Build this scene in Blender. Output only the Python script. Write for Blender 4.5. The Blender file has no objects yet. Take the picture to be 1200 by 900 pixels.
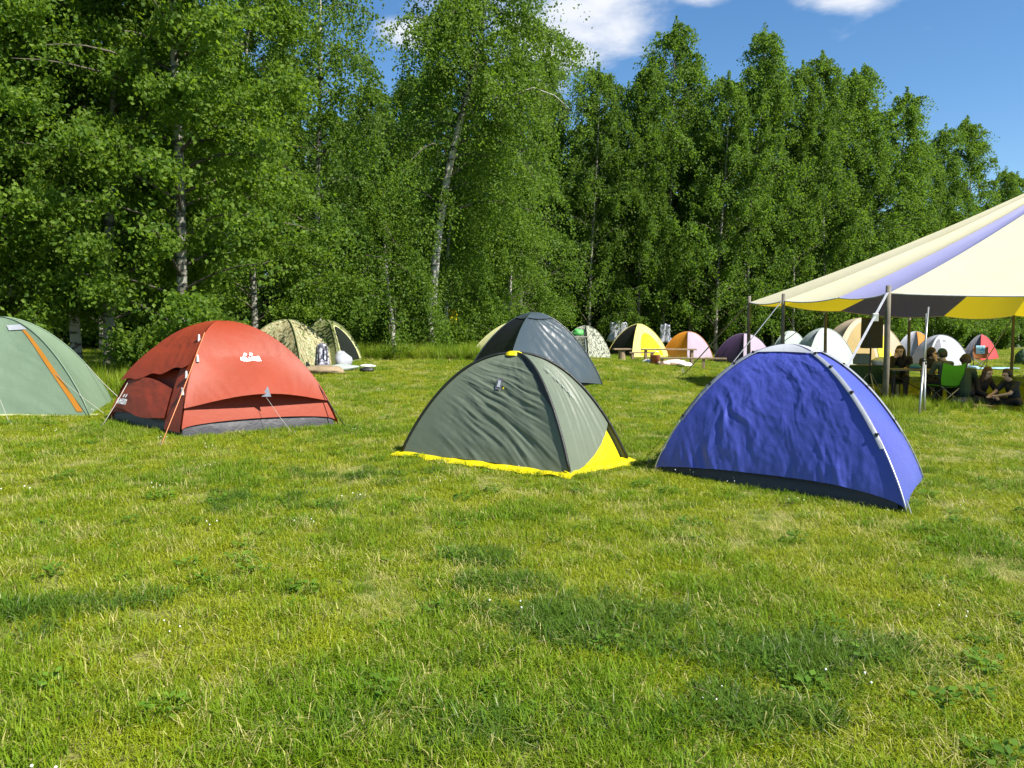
import bpy, math, random
import numpy as np
from mathutils import Vector, Matrix

R = math.radians
sc = bpy.context.scene
col = sc.collection
rng = np.random.default_rng(7)
random.seed(7)

# ------------------------------------------------------------------ camera
CAMZ, F, HY = 1.45, 900.0, 388.0          # eye height, focal length in photo pixels (1200 wide), horizon row
PITCH = math.atan((450 - HY) / F)
cd = bpy.data.cameras.new('camera')
cam = bpy.data.objects.new('camera', cd); col.objects.link(cam)
cam.location = (0, 0, CAMZ)
cam.rotation_euler = (math.pi / 2 - PITCH, 0, 0)
cd.sensor_width = 36; cd.lens = 36 * F / 1200; cd.clip_start = 0.05; cd.clip_end = 3000
sc.camera = cam

# ------------------------------------------------------------------ world, sun, exposure
SUN_EL, SUN_AZ = R(46), R(123)            # azimuth measured from +Y towards +X
w = bpy.data.worlds.new('World'); sc.world = w; w.use_nodes = True
nt = w.node_tree; N = nt.nodes; L = nt.links
N.clear()
out = N.new('ShaderNodeOutputWorld'); bg = N.new('ShaderNodeBackground')
sky = N.new('ShaderNodeTexSky'); sky.sky_type = 'NISHITA'; sky.sun_disc = False
sky.sun_elevation = SUN_EL; sky.sun_rotation = SUN_AZ; sky.air_density = 1.0; sky.dust_density = 0.1; sky.ozone_density = 3.0
bg.inputs['Strength'].default_value = 0.078
# broken cumulus over the whole sky: noise on a flat cloud layer
geo = N.new('ShaderNodeNewGeometry'); sep = N.new('ShaderNodeSeparateXYZ')
tc = N.new('ShaderNodeTexCoord')
L.new(tc.outputs['Generated'], sep.inputs[0])
mx = N.new('ShaderNodeMath'); mx.operation = 'MAXIMUM'; mx.inputs[1].default_value = 0.03; L.new(sep.outputs['Z'], mx.inputs[0])
add = N.new('ShaderNodeMath'); add.operation = 'ADD'; add.inputs[1].default_value = 0.12; L.new(mx.outputs[0], add.inputs[0])
dx = N.new('ShaderNodeMath'); dx.operation = 'DIVIDE'; L.new(sep.outputs['X'], dx.inputs[0]); L.new(add.outputs[0], dx.inputs[1])
dy = N.new('ShaderNodeMath'); dy.operation = 'DIVIDE'; L.new(sep.outputs['Y'], dy.inputs[0]); L.new(add.outputs[0], dy.inputs[1])
cmb = N.new('ShaderNodeCombineXYZ'); L.new(dx.outputs[0], cmb.inputs[0]); L.new(dy.outputs[0], cmb.inputs[1])
CLOUD = dict(off=(0.0, 0.0, 0.0))
def cloud_bump(cx, cy, r, sx=1.0):
    sub = N.new('ShaderNodeVectorMath'); sub.operation = 'SUBTRACT'; sub.inputs[1].default_value = (cx, cy, 0); L.new(cmb.outputs[0], sub.inputs[0])
    scv = N.new('ShaderNodeVectorMath'); scv.operation = 'MULTIPLY'; scv.inputs[1].default_value = (1 / (r * sx), 1 / r, 0); L.new(sub.outputs[0], scv.inputs[0])
    ln = N.new('ShaderNodeVectorMath'); ln.operation = 'LENGTH'; L.new(scv.outputs[0], ln.inputs[0])
    mr = N.new('ShaderNodeMapRange'); mr.inputs['From Min'].default_value = 1.0; mr.inputs['From Max'].default_value = 0.0
    mr.interpolation_type = 'SMOOTHSTEP'
    L.new(ln.outputs['Value'], mr.inputs['Value']); return mr.outputs[0]
n1 = N.new('ShaderNodeTexNoise'); n1.inputs['Scale'].default_value = 3.2; n1.inputs['Detail'].default_value = 9; n1.inputs['Roughness'].default_value = 0.6
n1.inputs['Distortion'].default_value = 0.25
L.new(cmb.outputs[0], n1.inputs['Vector'])
def sky_uv(px, py):
    d = Vector(((px - 600) / F, 1.0, (450 - py) / F))
    d.rotate(Matrix.Rotation(-PITCH, 3, 'X')); d.normalize()
    z = max(d.z, 0.03) + 0.12
    return d.x / z, d.y / z
acc = None
bumps = []
for (px, py, r, s_) in ((668, 22, 0.34, 1.15), (712, 40, 0.24, 1.4), (650, 60, .28, 1.1), (590, -10, 0.30, 1.3), (480, 40, 0.16, 1.0), (655, 70, .2, 1.0), (828, -4, 0.09, 1.5), (995, -2, 0.12, 1.9), (620, 100, .2, 1)):
    u, v = sky_uv(px, py); bumps.append((u, v, r, s_))
for k in range(46):                        # the same kind of small cumulus everywhere else in the sky
    a = random.uniform(0, 2 * math.pi); rr = random.uniform(0.15, 5.0)
    u, v = rr * math.sin(a), rr * math.cos(a)
    if v > 0 and abs(u) < v * 0.8 and rr > 0.9: continue
    bumps.append((u, v, random.uniform(.12, .34), random.uniform(1, 1.7)))
for b in bumps:
    o = cloud_bump(*b)
    if acc is None: acc = o
    else:
        m = N.new('ShaderNodeMath'); m.operation = 'MAXIMUM'; L.new(acc, m.inputs[0]); L.new(o, m.inputs[1]); acc = m.outputs[0]
sm = N.new('ShaderNodeMath'); sm.operation = 'MULTIPLY_ADD'; sm.inputs[1].default_value = 0.42; L.new(acc, sm.inputs[0]); L.new(n1.outputs['Fac'], sm.inputs[2])
cr = N.new('ShaderNodeMapRange'); cr.inputs['From Min'].default_value = 0.60; cr.inputs['From Max'].default_value = 1.0; cr.interpolation_type = 'SMOOTHSTEP'
L.new(sm.outputs[0], cr.inputs['Value'])
n2 = N.new('ShaderNodeTexNoise'); n2.inputs['Scale'].default_value = 5.0; n2.inputs['Detail'].default_value = 5; L.new(cmb.outputs[0], n2.inputs['Vector'])
cc = N.new('ShaderNodeMixRGB'); cc.inputs[1].default_value = (4.6, 4.9, 5.6, 1); cc.inputs[2].default_value = (6.6, 6.7, 6.9, 1); L.new(n2.outputs['Fac'], cc.inputs[0])
mixs = N.new('ShaderNodeMixRGB'); L.new(cr.outputs[0], mixs.inputs[0]); hsv = N.new('ShaderNodeHueSaturation'); hsv.inputs['Saturation'].default_value = 1.2; L.new(sky.outputs[0], hsv.inputs['Color']); L.new(hsv.outputs[0], mixs.inputs[1]); L.new(cc.outputs[0], mixs.inputs[2])
L.new(mixs.outputs[0], bg.inputs['Color']); L.new(bg.outputs[0], out.inputs[0])

sd = bpy.data.lights.new('sun', 'SUN'); sd.energy = 5.0; sd.angle = R(0.53); sd.color = (1.0, 0.95, 0.86)
so = bpy.data.objects.new('sun', sd); col.objects.link(so)
sdir = Vector((math.cos(SUN_EL) * math.sin(SUN_AZ), math.cos(SUN_EL) * math.cos(SUN_AZ), math.sin(SUN_EL)))
so.rotation_euler = sdir.to_track_quat('Z', 'Y').to_euler(); so.location = (40, -20, 60)
sc.view_settings.view_transform = 'Standard'; sc.view_settings.look = 'None'
sc.view_settings.exposure = 1.12; sc.view_settings.gamma = 1.0; sc.view_settings.use_curve_mapping = False
sc.render.engine = 'CYCLES'
sc.cycles.max_bounces = 6; sc.cycles.diffuse_bounces = 3; sc.cycles.glossy_bounces = 2; sc.cycles.transmission_bounces = 4

# ------------------------------------------------------------------ ground height, pixel rays
CP = np.array([(0, 0, 0), (0, 3, 0), (3, 4, 0), (-3, 4, .02), (1, 8.3, .0), (3, 7, 0), (-4, 10, .2), (-7, 11, .25), (-9, 8, .2), (-4, 6, .06),
    (7.6, 15.5, -.1), (5, 13, -.02), (.5, 16.5, .25), (15, 20, -.25), (17, 26, -.3), (10, 26, -.1), (16, 33, -.08), (5, 33.5, .3),
    (-5.5, 19.5, .4), (-2, 28, .85), (-5, 27, .85), (-1.2, 33, .6), (3, 42, .5), (10, 42, .25), (-11, 18, .5), (-8, 15, .38), (30, 55, 0), (0, 80, .8), (-40, 60, .8),
    (60, 80, 0), (-25, 10, .4), (25, 8, -.2), (0, -20, 0), (-30, -20, .1), (30, -20, 0)], float)
def g(x, y):
    x = np.asarray(x, float); y = np.asarray(y, float)
    d = np.sqrt((x[..., None] - CP[:, 0])**2 + (y[..., None] - CP[:, 1])**2)
    sig = 1.2 + 0.16 * np.sqrt(CP[:, 0]**2 + CP[:, 1]**2)
    wgt = np.exp(-(d / sig)**2 / 2) + 0.02 / (1 + (d / sig)**4)
    return (wgt * CP[:, 2]).sum(-1) / wgt.sum(-1)
def gz(x, y): return float(g(np.array(x), np.array(y)))
FW = Vector((0, math.cos(PITCH), -math.sin(PITCH))); UP = Vector((0, math.sin(PITCH), math.cos(PITCH))); RT = Vector((1, 0, 0))
EYE = Vector((0, 0, CAMZ))
def ray(px, py): return FW + RT * ((px - 600) / F) + UP * ((450 - py) / F)
def at(px, py):                            # where a pixel's ray meets the ground
    d = ray(px, py); t = 1.5
    for _ in range(4000):
        p = EYE + d * t
        if p.z < gz(p.x, p.y): return p
        t += 0.015 if t < 12 else 0.05
    return EYE + d * 60
def gp(px, y):                             # ground point on a pixel column at a known depth
    x = (px - 600) / F * (y * math.cos(PITCH) + CAMZ * math.sin(PITCH) * 0) ; return Vector((x, y, gz(x, y)))
def dep(px, py, y):                        # point of a pixel's ray at depth y
    d = ray(px, py); return EYE + d * (y / d.y)

# ------------------------------------------------------------------ noise (numpy)
_perm = rng.permutation(256); _perm = np.concatenate([_perm, _perm, _perm])
_gr = np.stack([np.cos(np.linspace(0, 2 * np.pi, 256, endpoint=False)), np.sin(np.linspace(0, 2 * np.pi, 256, endpoint=False))], -1)
def noise(x, y):
    x = np.asarray(x, float); y = np.asarray(y, float)
    xi = np.floor(x).astype(int); yi = np.floor(y).astype(int); xf = x - xi; yf = y - yi
    u = xf**3 * (xf * (xf * 6 - 15) + 10); v = yf**3 * (yf * (yf * 6 - 15) + 10)
    def gd(a, b, fx, fy):
        h = _perm[_perm[a & 255] + (b & 255)]; gg = _gr[h]; return gg[..., 0] * fx + gg[..., 1] * fy
    return (1 - v) * ((1 - u) * gd(xi, yi, xf, yf) + u * gd(xi + 1, yi, xf - 1, yf)) + v * ((1 - u) * gd(xi, yi + 1, xf, yf - 1) + u * gd(xi + 1, yi + 1, xf - 1, yf - 1))
def fbm(x, y, o=3):
    s = 0; a = 1.0
    for k in range(o): s = s + a * noise(x * 2**k + 17 * k, y * 2**k + 5 * k); a *= .5
    return s

# ------------------------------------------------------------------ materials
def mat_base(name):
    m = bpy.data.materials.new(name); m.use_nodes = True; n = m.node_tree; n.nodes.clear()
    return m, n.nodes, n.links
def fin(nn, ll, sh):
    o = nn.new('ShaderNodeOutputMaterial'); ll.new(sh, o.inputs['Surface'])
def plain(name, c, rough=.6, metal=0.0, var=.12, scale=14, bump=.0, bscale=60):
    m, n, l = mat_base(name)
    p = n.new('ShaderNodeBsdfPrincipled'); p.inputs['Roughness'].default_value = rough; p.inputs['Metallic'].default_value = metal
    t = n.new('ShaderNodeTexCoord'); no = n.new('ShaderNodeTexNoise'); no.inputs['Scale'].default_value = scale; no.inputs['Detail'].default_value = 5
    l.new(t.outputs['Object'], no.inputs['Vector'])
    mr = n.new('ShaderNodeMapRange'); mr.inputs['From Min'].default_value = .3; mr.inputs['From Max'].default_value = .7
    mr.inputs['To Min'].default_value = 1 - var; mr.inputs['To Max'].default_value = 1 + var; l.new(no.outputs['Fac'], mr.inputs['Value'])
    vm = n.new('ShaderNodeVectorMath'); vm.operation = 'SCALE'; vm.inputs[0].default_value = c; l.new(mr.outputs[0], vm.inputs['Scale'])
    l.new(vm.outputs[0], p.inputs['Base Color'])
    if bump:
        nb = n.new('ShaderNodeTexNoise'); nb.inputs['Scale'].default_value = bscale; nb.inputs['Detail'].default_value = 4; l.new(t.outputs['Object'], nb.inputs['Vector'])
        b = n.new('ShaderNodeBump'); b.inputs['Strength'].default_value = bump; b.inputs['Distance'].default_value = .02; l.new(nb.outputs['Fac'], b.inputs['Height']); l.new(b.outputs[0], p.inputs['Normal'])
    fin(n, l, p.outputs[0]); return m
def fabric(name, c, rough=.5, trans=.15, tc_=None, bump=.25, var=.06, spec=.5, sheen=.0, bdist=.012, bscale=7.0, k=.48):
    c = tuple(q * k for q in c); tc_ = tuple(q * k for q in tc_) if tc_ else None
    m, n, l = mat_base(name)
    p = n.new('ShaderNodeBsdfPrincipled'); p.inputs['Roughness'].default_value = rough; p.inputs['Specular IOR Level'].default_value = spec
    p.inputs['Sheen Weight'].default_value = sheen
    t = n.new('ShaderNodeTexCoord')
    no = n.new('ShaderNodeTexNoise'); no.inputs['Scale'].default_value = 2.3; no.inputs['Detail'].default_value = 6; l.new(t.outputs['Object'], no.inputs['Vector'])
    mr = n.new('ShaderNodeMapRange'); mr.inputs['From Min'].default_value = .3; mr.inputs['From Max'].default_value = .7
    mr.inputs['To Min'].default_value = 1 - var; mr.inputs['To Max'].default_value = 1 + var; l.new(no.outputs['Fac'], mr.inputs['Value'])
    vm = n.new('ShaderNodeVectorMath'); vm.operation = 'SCALE'; vm.inputs[0].default_value = c; l.new(mr.outputs[0], vm.inputs['Scale'])
    l.new(vm.outputs[0], p.inputs['Base Color'])
    nb = n.new('ShaderNodeTexNoise'); nb.inputs['Scale'].default_value = bscale; nb.inputs['Detail'].default_value = 7; nb.inputs['Roughness'].default_value = .58; nb.inputs['Distortion'].default_value = .8
    l.new(t.outputs['Object'], nb.inputs['Vector'])
    b = n.new('ShaderNodeBump'); b.inputs['Strength'].default_value = bump; b.inputs['Distance'].default_value = bdist * 4; l.new(nb.outputs['Fac'], b.inputs['Height']); l.new(b.outputs[0], p.inputs['Normal'])
    if trans > 0:
        tr = n.new('ShaderNodeBsdfTranslucent'); tr.inputs['Color'].default_value = (*(tc_ or c), 1)
        mi = n.new('ShaderNodeMixShader'); mi.inputs[0].default_value = trans; l.new(p.outputs[0], mi.inputs[1]); l.new(tr.outputs[0], mi.inputs[2]); fin(n, l, mi.outputs[0])
    else: fin(n, l, p.outputs[0])
    return m
def camo(name, cols, scale, stretch=(1, 1, 1)):
    m, n, l = mat_base(name)
    p = n.new('ShaderNodeBsdfPrincipled'); p.inputs['Roughness'].default_value = .75
    t = n.new('ShaderNodeTexCoord'); mp = n.new('ShaderNodeMapping'); mp.inputs['Scale'].default_value = stretch; mp.inputs['Rotation'].default_value = (.3, .6, .2); l.new(t.outputs['Object'], mp.inputs['Vector'])
    no = n.new('ShaderNodeTexNoise'); no.inputs['Scale'].default_value = scale; no.inputs['Detail'].default_value = 3; l.new(mp.outputs[0], no.inputs['Vector'])
    cr = n.new('ShaderNodeValToRGB'); cr.color_ramp.interpolation = 'CONSTANT'
    el = cr.color_ramp.elements
    while len(el) < len(cols): el.new(.5)
    for e, (pos, c) in zip(el, cols): e.position = pos; e.color = (*c, 1)
    l.new(no.outputs['Fac'], cr.inputs[0]); l.new(cr.outputs[0], p.inputs['Base Color']); fin(n, l, p.outputs[0]); return m
def foliage(name, dark, lite, trc, trans=.35, rough=.55):
    m, n, l = mat_base(name)
    at_ = n.new('ShaderNodeAttribute'); at_.attribute_name = 'rnd'
    oi = n.new('ShaderNodeObjectInfo')
    mx_ = n.new('ShaderNodeMixRGB'); mx_.inputs[1].default_value = (*dark, 1); mx_.inputs[2].default_value = (*lite, 1); l.new(at_.outputs['Fac'], mx_.inputs[0])
    hs = n.new('ShaderNodeHueSaturation'); mr = n.new('ShaderNodeMapRange'); mr.inputs['To Min'].default_value = .85; mr.inputs['To Max'].default_value = 1.18
    l.new(oi.outputs['Random'], mr.inputs['Value']); l.new(mr.outputs[0], hs.inputs['Value']); l.new(mx_.outputs[0], hs.inputs['Color'])
    p = n.new('ShaderNodeBsdfPrincipled'); p.inputs['Roughness'].default_value = rough; p.inputs['Specular IOR Level'].default_value = .18; l.new(hs.outputs[0], p.inputs['Base Color'])
    tr = n.new('ShaderNodeBsdfTranslucent'); tr.inputs['Color'].default_value = (*trc, 1)
    mi = n.new('ShaderNodeMixShader'); mi.inputs[0].default_value = trans; l.new(p.outputs[0], mi.inputs[1]); l.new(tr.outputs[0], mi.inputs[2]); fin(n, l, mi.outputs[0]); return m
def bark(name, pale, dark, thr=.56):
    m, n, l = mat_base(name)
    p = n.new('ShaderNodeBsdfPrincipled'); p.inputs['Roughness'].default_value = .8
    t = n.new('ShaderNodeTexCoord'); mp = n.new('ShaderNodeMapping'); mp.inputs['Scale'].default_value = (3.0, 3.0, 11); l.new(t.outputs['Object'], mp.inputs['Vector'])
    no = n.new('ShaderNodeTexNoise'); no.inputs['Scale'].default_value = 1.0; no.inputs['Detail'].default_value = 5; l.new(mp.outputs[0], no.inputs['Vector'])
    mr = n.new('ShaderNodeMapRange'); mr.inputs['From Min'].default_value = thr; mr.inputs['From Max'].default_value = thr + .06; l.new(no.outputs['Fac'], mr.inputs['Value'])
    mx_ = n.new('ShaderNodeMixRGB'); mx_.inputs[1].default_value = (*pale, 1); mx_.inputs[2].default_value = (*dark, 1); l.new(mr.outputs[0], mx_.inputs[0]); l.new(mx_.outputs[0], p.inputs['Base Color'])
    b = n.new('ShaderNodeBump'); b.inputs['Distance'].default_value = .02; l.new(no.outputs['Fac'], b.inputs['Height']); l.new(b.outputs[0], p.inputs['Normal'])
    fin(n, l, p.outputs[0]); return m
def grass_mat(name, a, b_, straw, dry):
    m, n, l = mat_base(name)
    at_ = n.new('ShaderNodeAttribute'); at_.attribute_name = 'rnd'
    ge = n.new('ShaderNodeNewGeometry')
    no = n.new('ShaderNodeTexNoise'); no.inputs['Scale'].default_value = .75; no.inputs['Detail'].default_value = 5; no.inputs['Roughness'].default_value = .62; l.new(ge.outputs['Position'], no.inputs['Vector'])
    pr = n.new('ShaderNodeMapRange'); pr.inputs['From Min'].default_value = .40; pr.inputs['From Max'].default_value = .62; l.new(no.outputs['Fac'], pr.inputs['Value'])
    m1 = n.new('ShaderNodeMixRGB'); m1.inputs[1].default_value = (*a, 1); m1.inputs[2].default_value = (*b_, 1); l.new(at_.outputs['Fac'], m1.inputs[0])
    m2 = n.new('ShaderNodeMixRGB'); m2.inputs[2].default_value = (*dry, 1); l.new(m1.outputs[0], m2.inputs[1])
    mm = n.new('ShaderNodeMath'); mm.operation = 'MULTIPLY'; mm.inputs[1].default_value = .62; l.new(pr.outputs[0], mm.inputs[0]); l.new(mm.outputs[0], m2.inputs[0])
    g1 = n.new('ShaderNodeMath'); g1.operation = 'GREATER_THAN'; g1.inputs[1].default_value = .93; l.new(at_.outputs['Fac'], g1.inputs[0])
    m3 = n.new('ShaderNodeMixRGB'); m3.inputs[2].default_value = (*straw, 1); l.new(m2.outputs[0], m3.inputs[1]); l.new(g1.outputs[0], m3.inputs[0])
    p = n.new('ShaderNodeBsdfPrincipled'); p.inputs['Roughness'].default_value = .55; p.inputs['Specular IOR Level'].default_value = .18; l.new(m3.outputs[0], p.inputs['Base Color'])
    tr = n.new('ShaderNodeBsdfTranslucent'); hs = n.new('ShaderNodeHueSaturation'); hs.inputs['Value'].default_value = 1.35; hs.inputs['Hue'].default_value = .485; l.new(m3.outputs[0], hs.inputs['Color']); l.new(hs.outputs[0], tr.inputs['Color'])
    mi = n.new('ShaderNodeMixShader'); mi.inputs[0].default_value = .38; l.new(p.outputs[0], mi.inputs[1]); l.new(tr.outputs[0], mi.inputs[2]); fin(n, l, mi.outputs[0]); return m

M = {}
M['red'] = fabric('red_nylon', (.55, .080, .026), .55, .12, bump=.10, spec=.35)
M['red_inner'] = fabric('red_inner_nylon', (.54, .078, .026), .58, .1, bump=.12, spec=.3)
M['navy_mesh'] = fabric('navy_mesh', (.03, .04, .11), .6, 0)
M['blue'] = fabric('blue_nylon', (.125, .165, .78), .34, .12, (.06, .08, .6), bump=.14, spec=.6)
M['silver'] = fabric('silver_grey_nylon', (.95, .97, 1.02), .4, .1, bump=.12)
M['greyblue'] = fabric('grey_blue_nylon', (.52, .56, .64), .4, .1, bump=.2)
M['olive'] = fabric('olive_nylon', (.235, .285, .20), .5, .08, bump=.12, spec=.4)
M['olive_dark'] = fabric('dark_olive_trim', (.012, .016, .012), .5, 0)
M['sage'] = fabric('sage_green_nylon', (.34, .48, .31), .5, .15, bump=.12)
M['orange'] = fabric('orange_nylon', (1.0, .40, .03), .5, .2, bump=.12)
M['dark'] = fabric('dark_slate_nylon', (.078, .108, .120), .36, .03, bump=.15, spec=.7)
M['black'] = fabric('black_nylon', (.012, .013, .016), .5, 0)
M['tub'] = fabric('charcoal_groundsheet', (.050, .050, .062), .5, 0, bump=.2)
M['yellow'] = fabric('yellow_groundsheet', (1.35, 1.12, .004), .42, .1, bump=.3)
M['yellow_tent'] = fabric('yellow_nylon', (1.5, 1.32, .42), .5, .25)
M['yellow_pale'] = fabric('pale_yellow_nylon', (1.1, 1.1, .55), .5, .25)
M['cream'] = fabric('cream_nylon', (1.05, .86, .58), .55, .3)
M['tan'] = fabric('tan_nylon', (.70, .50, .16), .55, .2)
M['lilac'] = fabric('lilac_nylon', (.85, .70, .85), .5, .25)
M['purple'] = fabric('purple_nylon', (.085, .045, .115), .5, .1)
M['palegrey'] = fabric('pale_grey_green_nylon', (.80, .92, .84), .5, .2)
M['whitegrey'] = fabric('white_grey_nylon', (.85, .88, .96), .5, .2)
M['white'] = plain('white_print', (.78, .78, .78), .6, var=.05)
M['camo'] = camo('leaf_camouflage', [(0, (.06, .07, .025)), (.40, (.22, .19, .09)), (.48, (.33, .30, .17)), (.56, (.11, .14, .05)), (.63, (.42, .38, .24))], 9, (1, 1, .5))
M['camo_grey'] = camo('grey_camouflage', [(0, (.05, .06, .04)), (.45, (.22, .23, .17)), (.55, (.35, .36, .28))], 12)
M['olive_light'] = fabric('light_olive_nylon', (.36, .40, .16), .5, .25)
M['metal'] = plain('aluminium_pole', (.42, .43, .40), .4, .8, var=.1)
M['wood'] = plain('weathered_wood', (.23, .17, .10), .8, var=.3, scale=6, bump=.4, bscale=30)
M['pole_wood'] = plain('dark_wood_pole', (.13, .115, .085), .8, var=.3, scale=5, bump=.3)
M['strap'] = plain('white_strap', (.42, .43, .46), .6)
M['cord'] = plain('guy_cord', (.35, .33, .28), .7)
M['cord_orange'] = plain('orange_cord', (.70, .25, .10), .6)
M['plastic_black'] = plain('black_plastic', (.015, .015, .016), .5, var=.2)
M['green_chair'] = fabric('lime_green_canvas', (.30, 1.1, .05), .6, .5, (.28, 1.3, .04))
M['orange_chair'] = fabric('orange_canvas', (.65, .22, .03), .6, .2)
M['skin'] = plain('skin', (.60, .39, .29), .55, var=.06)
M['hair_dark'] = plain('dark_hair', (.022, .014, .010), .45, var=.3, scale=40, bump=.5, bscale=90)
M['hair_brown'] = plain('auburn_hair', (.075, .032, .015), .45, var=.3, scale=40, bump=.5, bscale=90)
M['teal'] = plain('teal_blue_plastic', (.05, .22, .32), .5)
M['red_plain'] = plain('red_cloth', (.45, .03, .03), .7)
M['pale_blue'] = plain('pale_blue_foam', (.30, .48, .68), .7)
M['clay'] = plain('red_brown_bucket', (.30, .09, .05), .6)
M['pink'] = plain('pale_pink_cloth', (.60, .42, .38), .8, var=.25, scale=20)
M['greycloth'] = plain('grey_cloth', (.12, .12, .14), .8, var=.5, scale=18)
M['green_sack'] = plain('green_sack_cloth', (.06, .30, .06), .6, var=.2)
M['eye'] = plain('dark_eye', (.01, .01, .01), .3)

# ------------------------------------------------------------------ mesh helpers
def mesh_np(name, V, faces, mat=None, smooth=True, attr=None):
    """V (n,3), faces (m,k) equal-size faces"""
    V = np.asarray(V, np.float32); Fc = np.asarray(faces, np.int32)
    me = bpy.data.meshes.new(name); k = Fc.shape[1]
    me.vertices.add(len(V)); me.vertices.foreach_set('co', V.ravel())
    me.loops.add(Fc.size); me.loops.foreach_set('vertex_index', Fc.ravel())
    me.polygons.add(len(Fc)); me.polygons.foreach_set('loop_start', np.arange(0, Fc.size, k, dtype=np.int32))
    me.polygons.foreach_set('use_smooth', np.full(len(Fc), smooth))
    if attr is not None:
        a = me.attributes.new('rnd', 'FLOAT', 'FACE'); a.data.foreach_set('value', np.asarray(attr, np.float32))
    if mat: me.materials.append(mat)
    me.update(calc_edges=True); me.validate(); return me
def link(name, me, parent=None, loc=None):
    o = bpy.data.objects.new(name, me); col.objects.link(o)
    if parent is not None: o.parent = parent
    if loc is not None: o.location = loc
    return o
def tag(o, label=None, cat=None, group=None, kind=None):
    if label: o['label'] = label
    if cat: o['category'] = cat
    if group: o['group'] = group
    if kind: o['kind'] = kind
    return o
def empty(name, loc, label, cat, group=None, rz=0, s=1.0):
    o = bpy.data.objects.new(name, None); col.objects.link(o); o.location = loc; o.rotation_euler = (0, 0, rz); o.scale = (s, s, s)
    o.empty_display_size = .1
    return tag(o, label, cat, group)
class MB:
    def __init__(s, org=(0, 0, 0)): s.v = []; s.f = []; s.o = Vector(org)
    def add(s, vs, fs):
        b = len(s.v); s.v += [tuple(Vector(v) - s.o) for v in vs]; s.f += [tuple(b + i for i in f) for f in fs]
    def tube(s, pts, r, n=6, cap=True):
        pts = [Vector(p) for p in pts]
        rs = r if hasattr(r, '__len__') else [r] * len(pts)
        vs, fs = [], []; prev = None
        for i, p in enumerate(pts):
            t = (pts[min(i + 1, len(pts) - 1)] - pts[max(i - 1, 0)]).normalized()
            if prev is None:
                a = t.orthogonal().normalized()
            else:
                a = (prev - t * prev.dot(t)); a = a.normalized() if a.length > 1e-6 else t.orthogonal().normalized()
            prev = a; b = t.cross(a)
            for k in range(n):
                an = 2 * math.pi * k / n; vs.append(p + (a * math.cos(an) + b * math.sin(an)) * rs[i])
        for i in range(len(pts) - 1):
            for k in range(n):
                k2 = (k + 1) % n; fs.append((i * n + k, i * n + k2, (i + 1) * n + k2, (i + 1) * n + k))
        if cap: fs.append(tuple(range(n - 1, -1, -1))); fs.append(tuple((len(pts) - 1) * n + k for k in range(n)))
        s.add(vs, fs); return s
    def box(s, c, size, rz=0, tilt=None, taper=1.0, bev=0):
        hx, hy, hz = size[0] / 2, size[1] / 2, size[2] / 2
        m = Matrix.Rotation(rz, 3, 'Z')
        if tilt is not None: m = m @ tilt
        vs = []
        for z, k in ((-hz, 1.0), (hz, taper)):
            for x, y in ((-hx, -hy), (hx, -hy), (hx, hy), (-hx, hy)): vs.append(Vector(c) + m @ Vector((x * k, y * k, z)))
        s.add(vs, [(3, 2, 1, 0), (4, 5, 6, 7), (0, 1, 5, 4), (1, 2, 6, 5), (2, 3, 7, 6), (3, 0, 4, 7)]); return s
    def lathe(s, base, prof, n=14):
        vs, fs = [], []
        for (r, z) in prof:
            for k in range(n):
                a = 2 * math.pi * k / n; vs.append(Vector(base) + Vector((r * math.cos(a), r * math.sin(a), z)))
        for i in range(len(prof) - 1):
            for k in range(n):
                k2 = (k + 1) % n; fs.append((i * n + k, i * n + k2, (i + 1) * n + k2, (i + 1) * n + k))
        s.add(vs, fs); return s
    def build(s, name, mat, parent=None, smooth=False, bevel=0):
        me = bpy.data.meshes.new(name); me.from_pydata(s.v, [], s.f); me.materials.append(mat)
        if smooth: me.polygons.foreach_set('use_smooth', [True] * len(me.polygons))
        me.update()
        o = link(name, me, parent)
        if bevel:
            md = o.modifiers.new('bevel', 'BEVEL'); md.width = bevel; md.segments = 2
        return o
def npgrid(nu, ns):
    i = np.arange(nu * ns).reshape(nu, ns)
    return np.stack([i[:-1, :-1], i[:-1, 1:], i[1:, 1:], i[1:, :-1]], -1).reshape(-1, 4)

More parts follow.
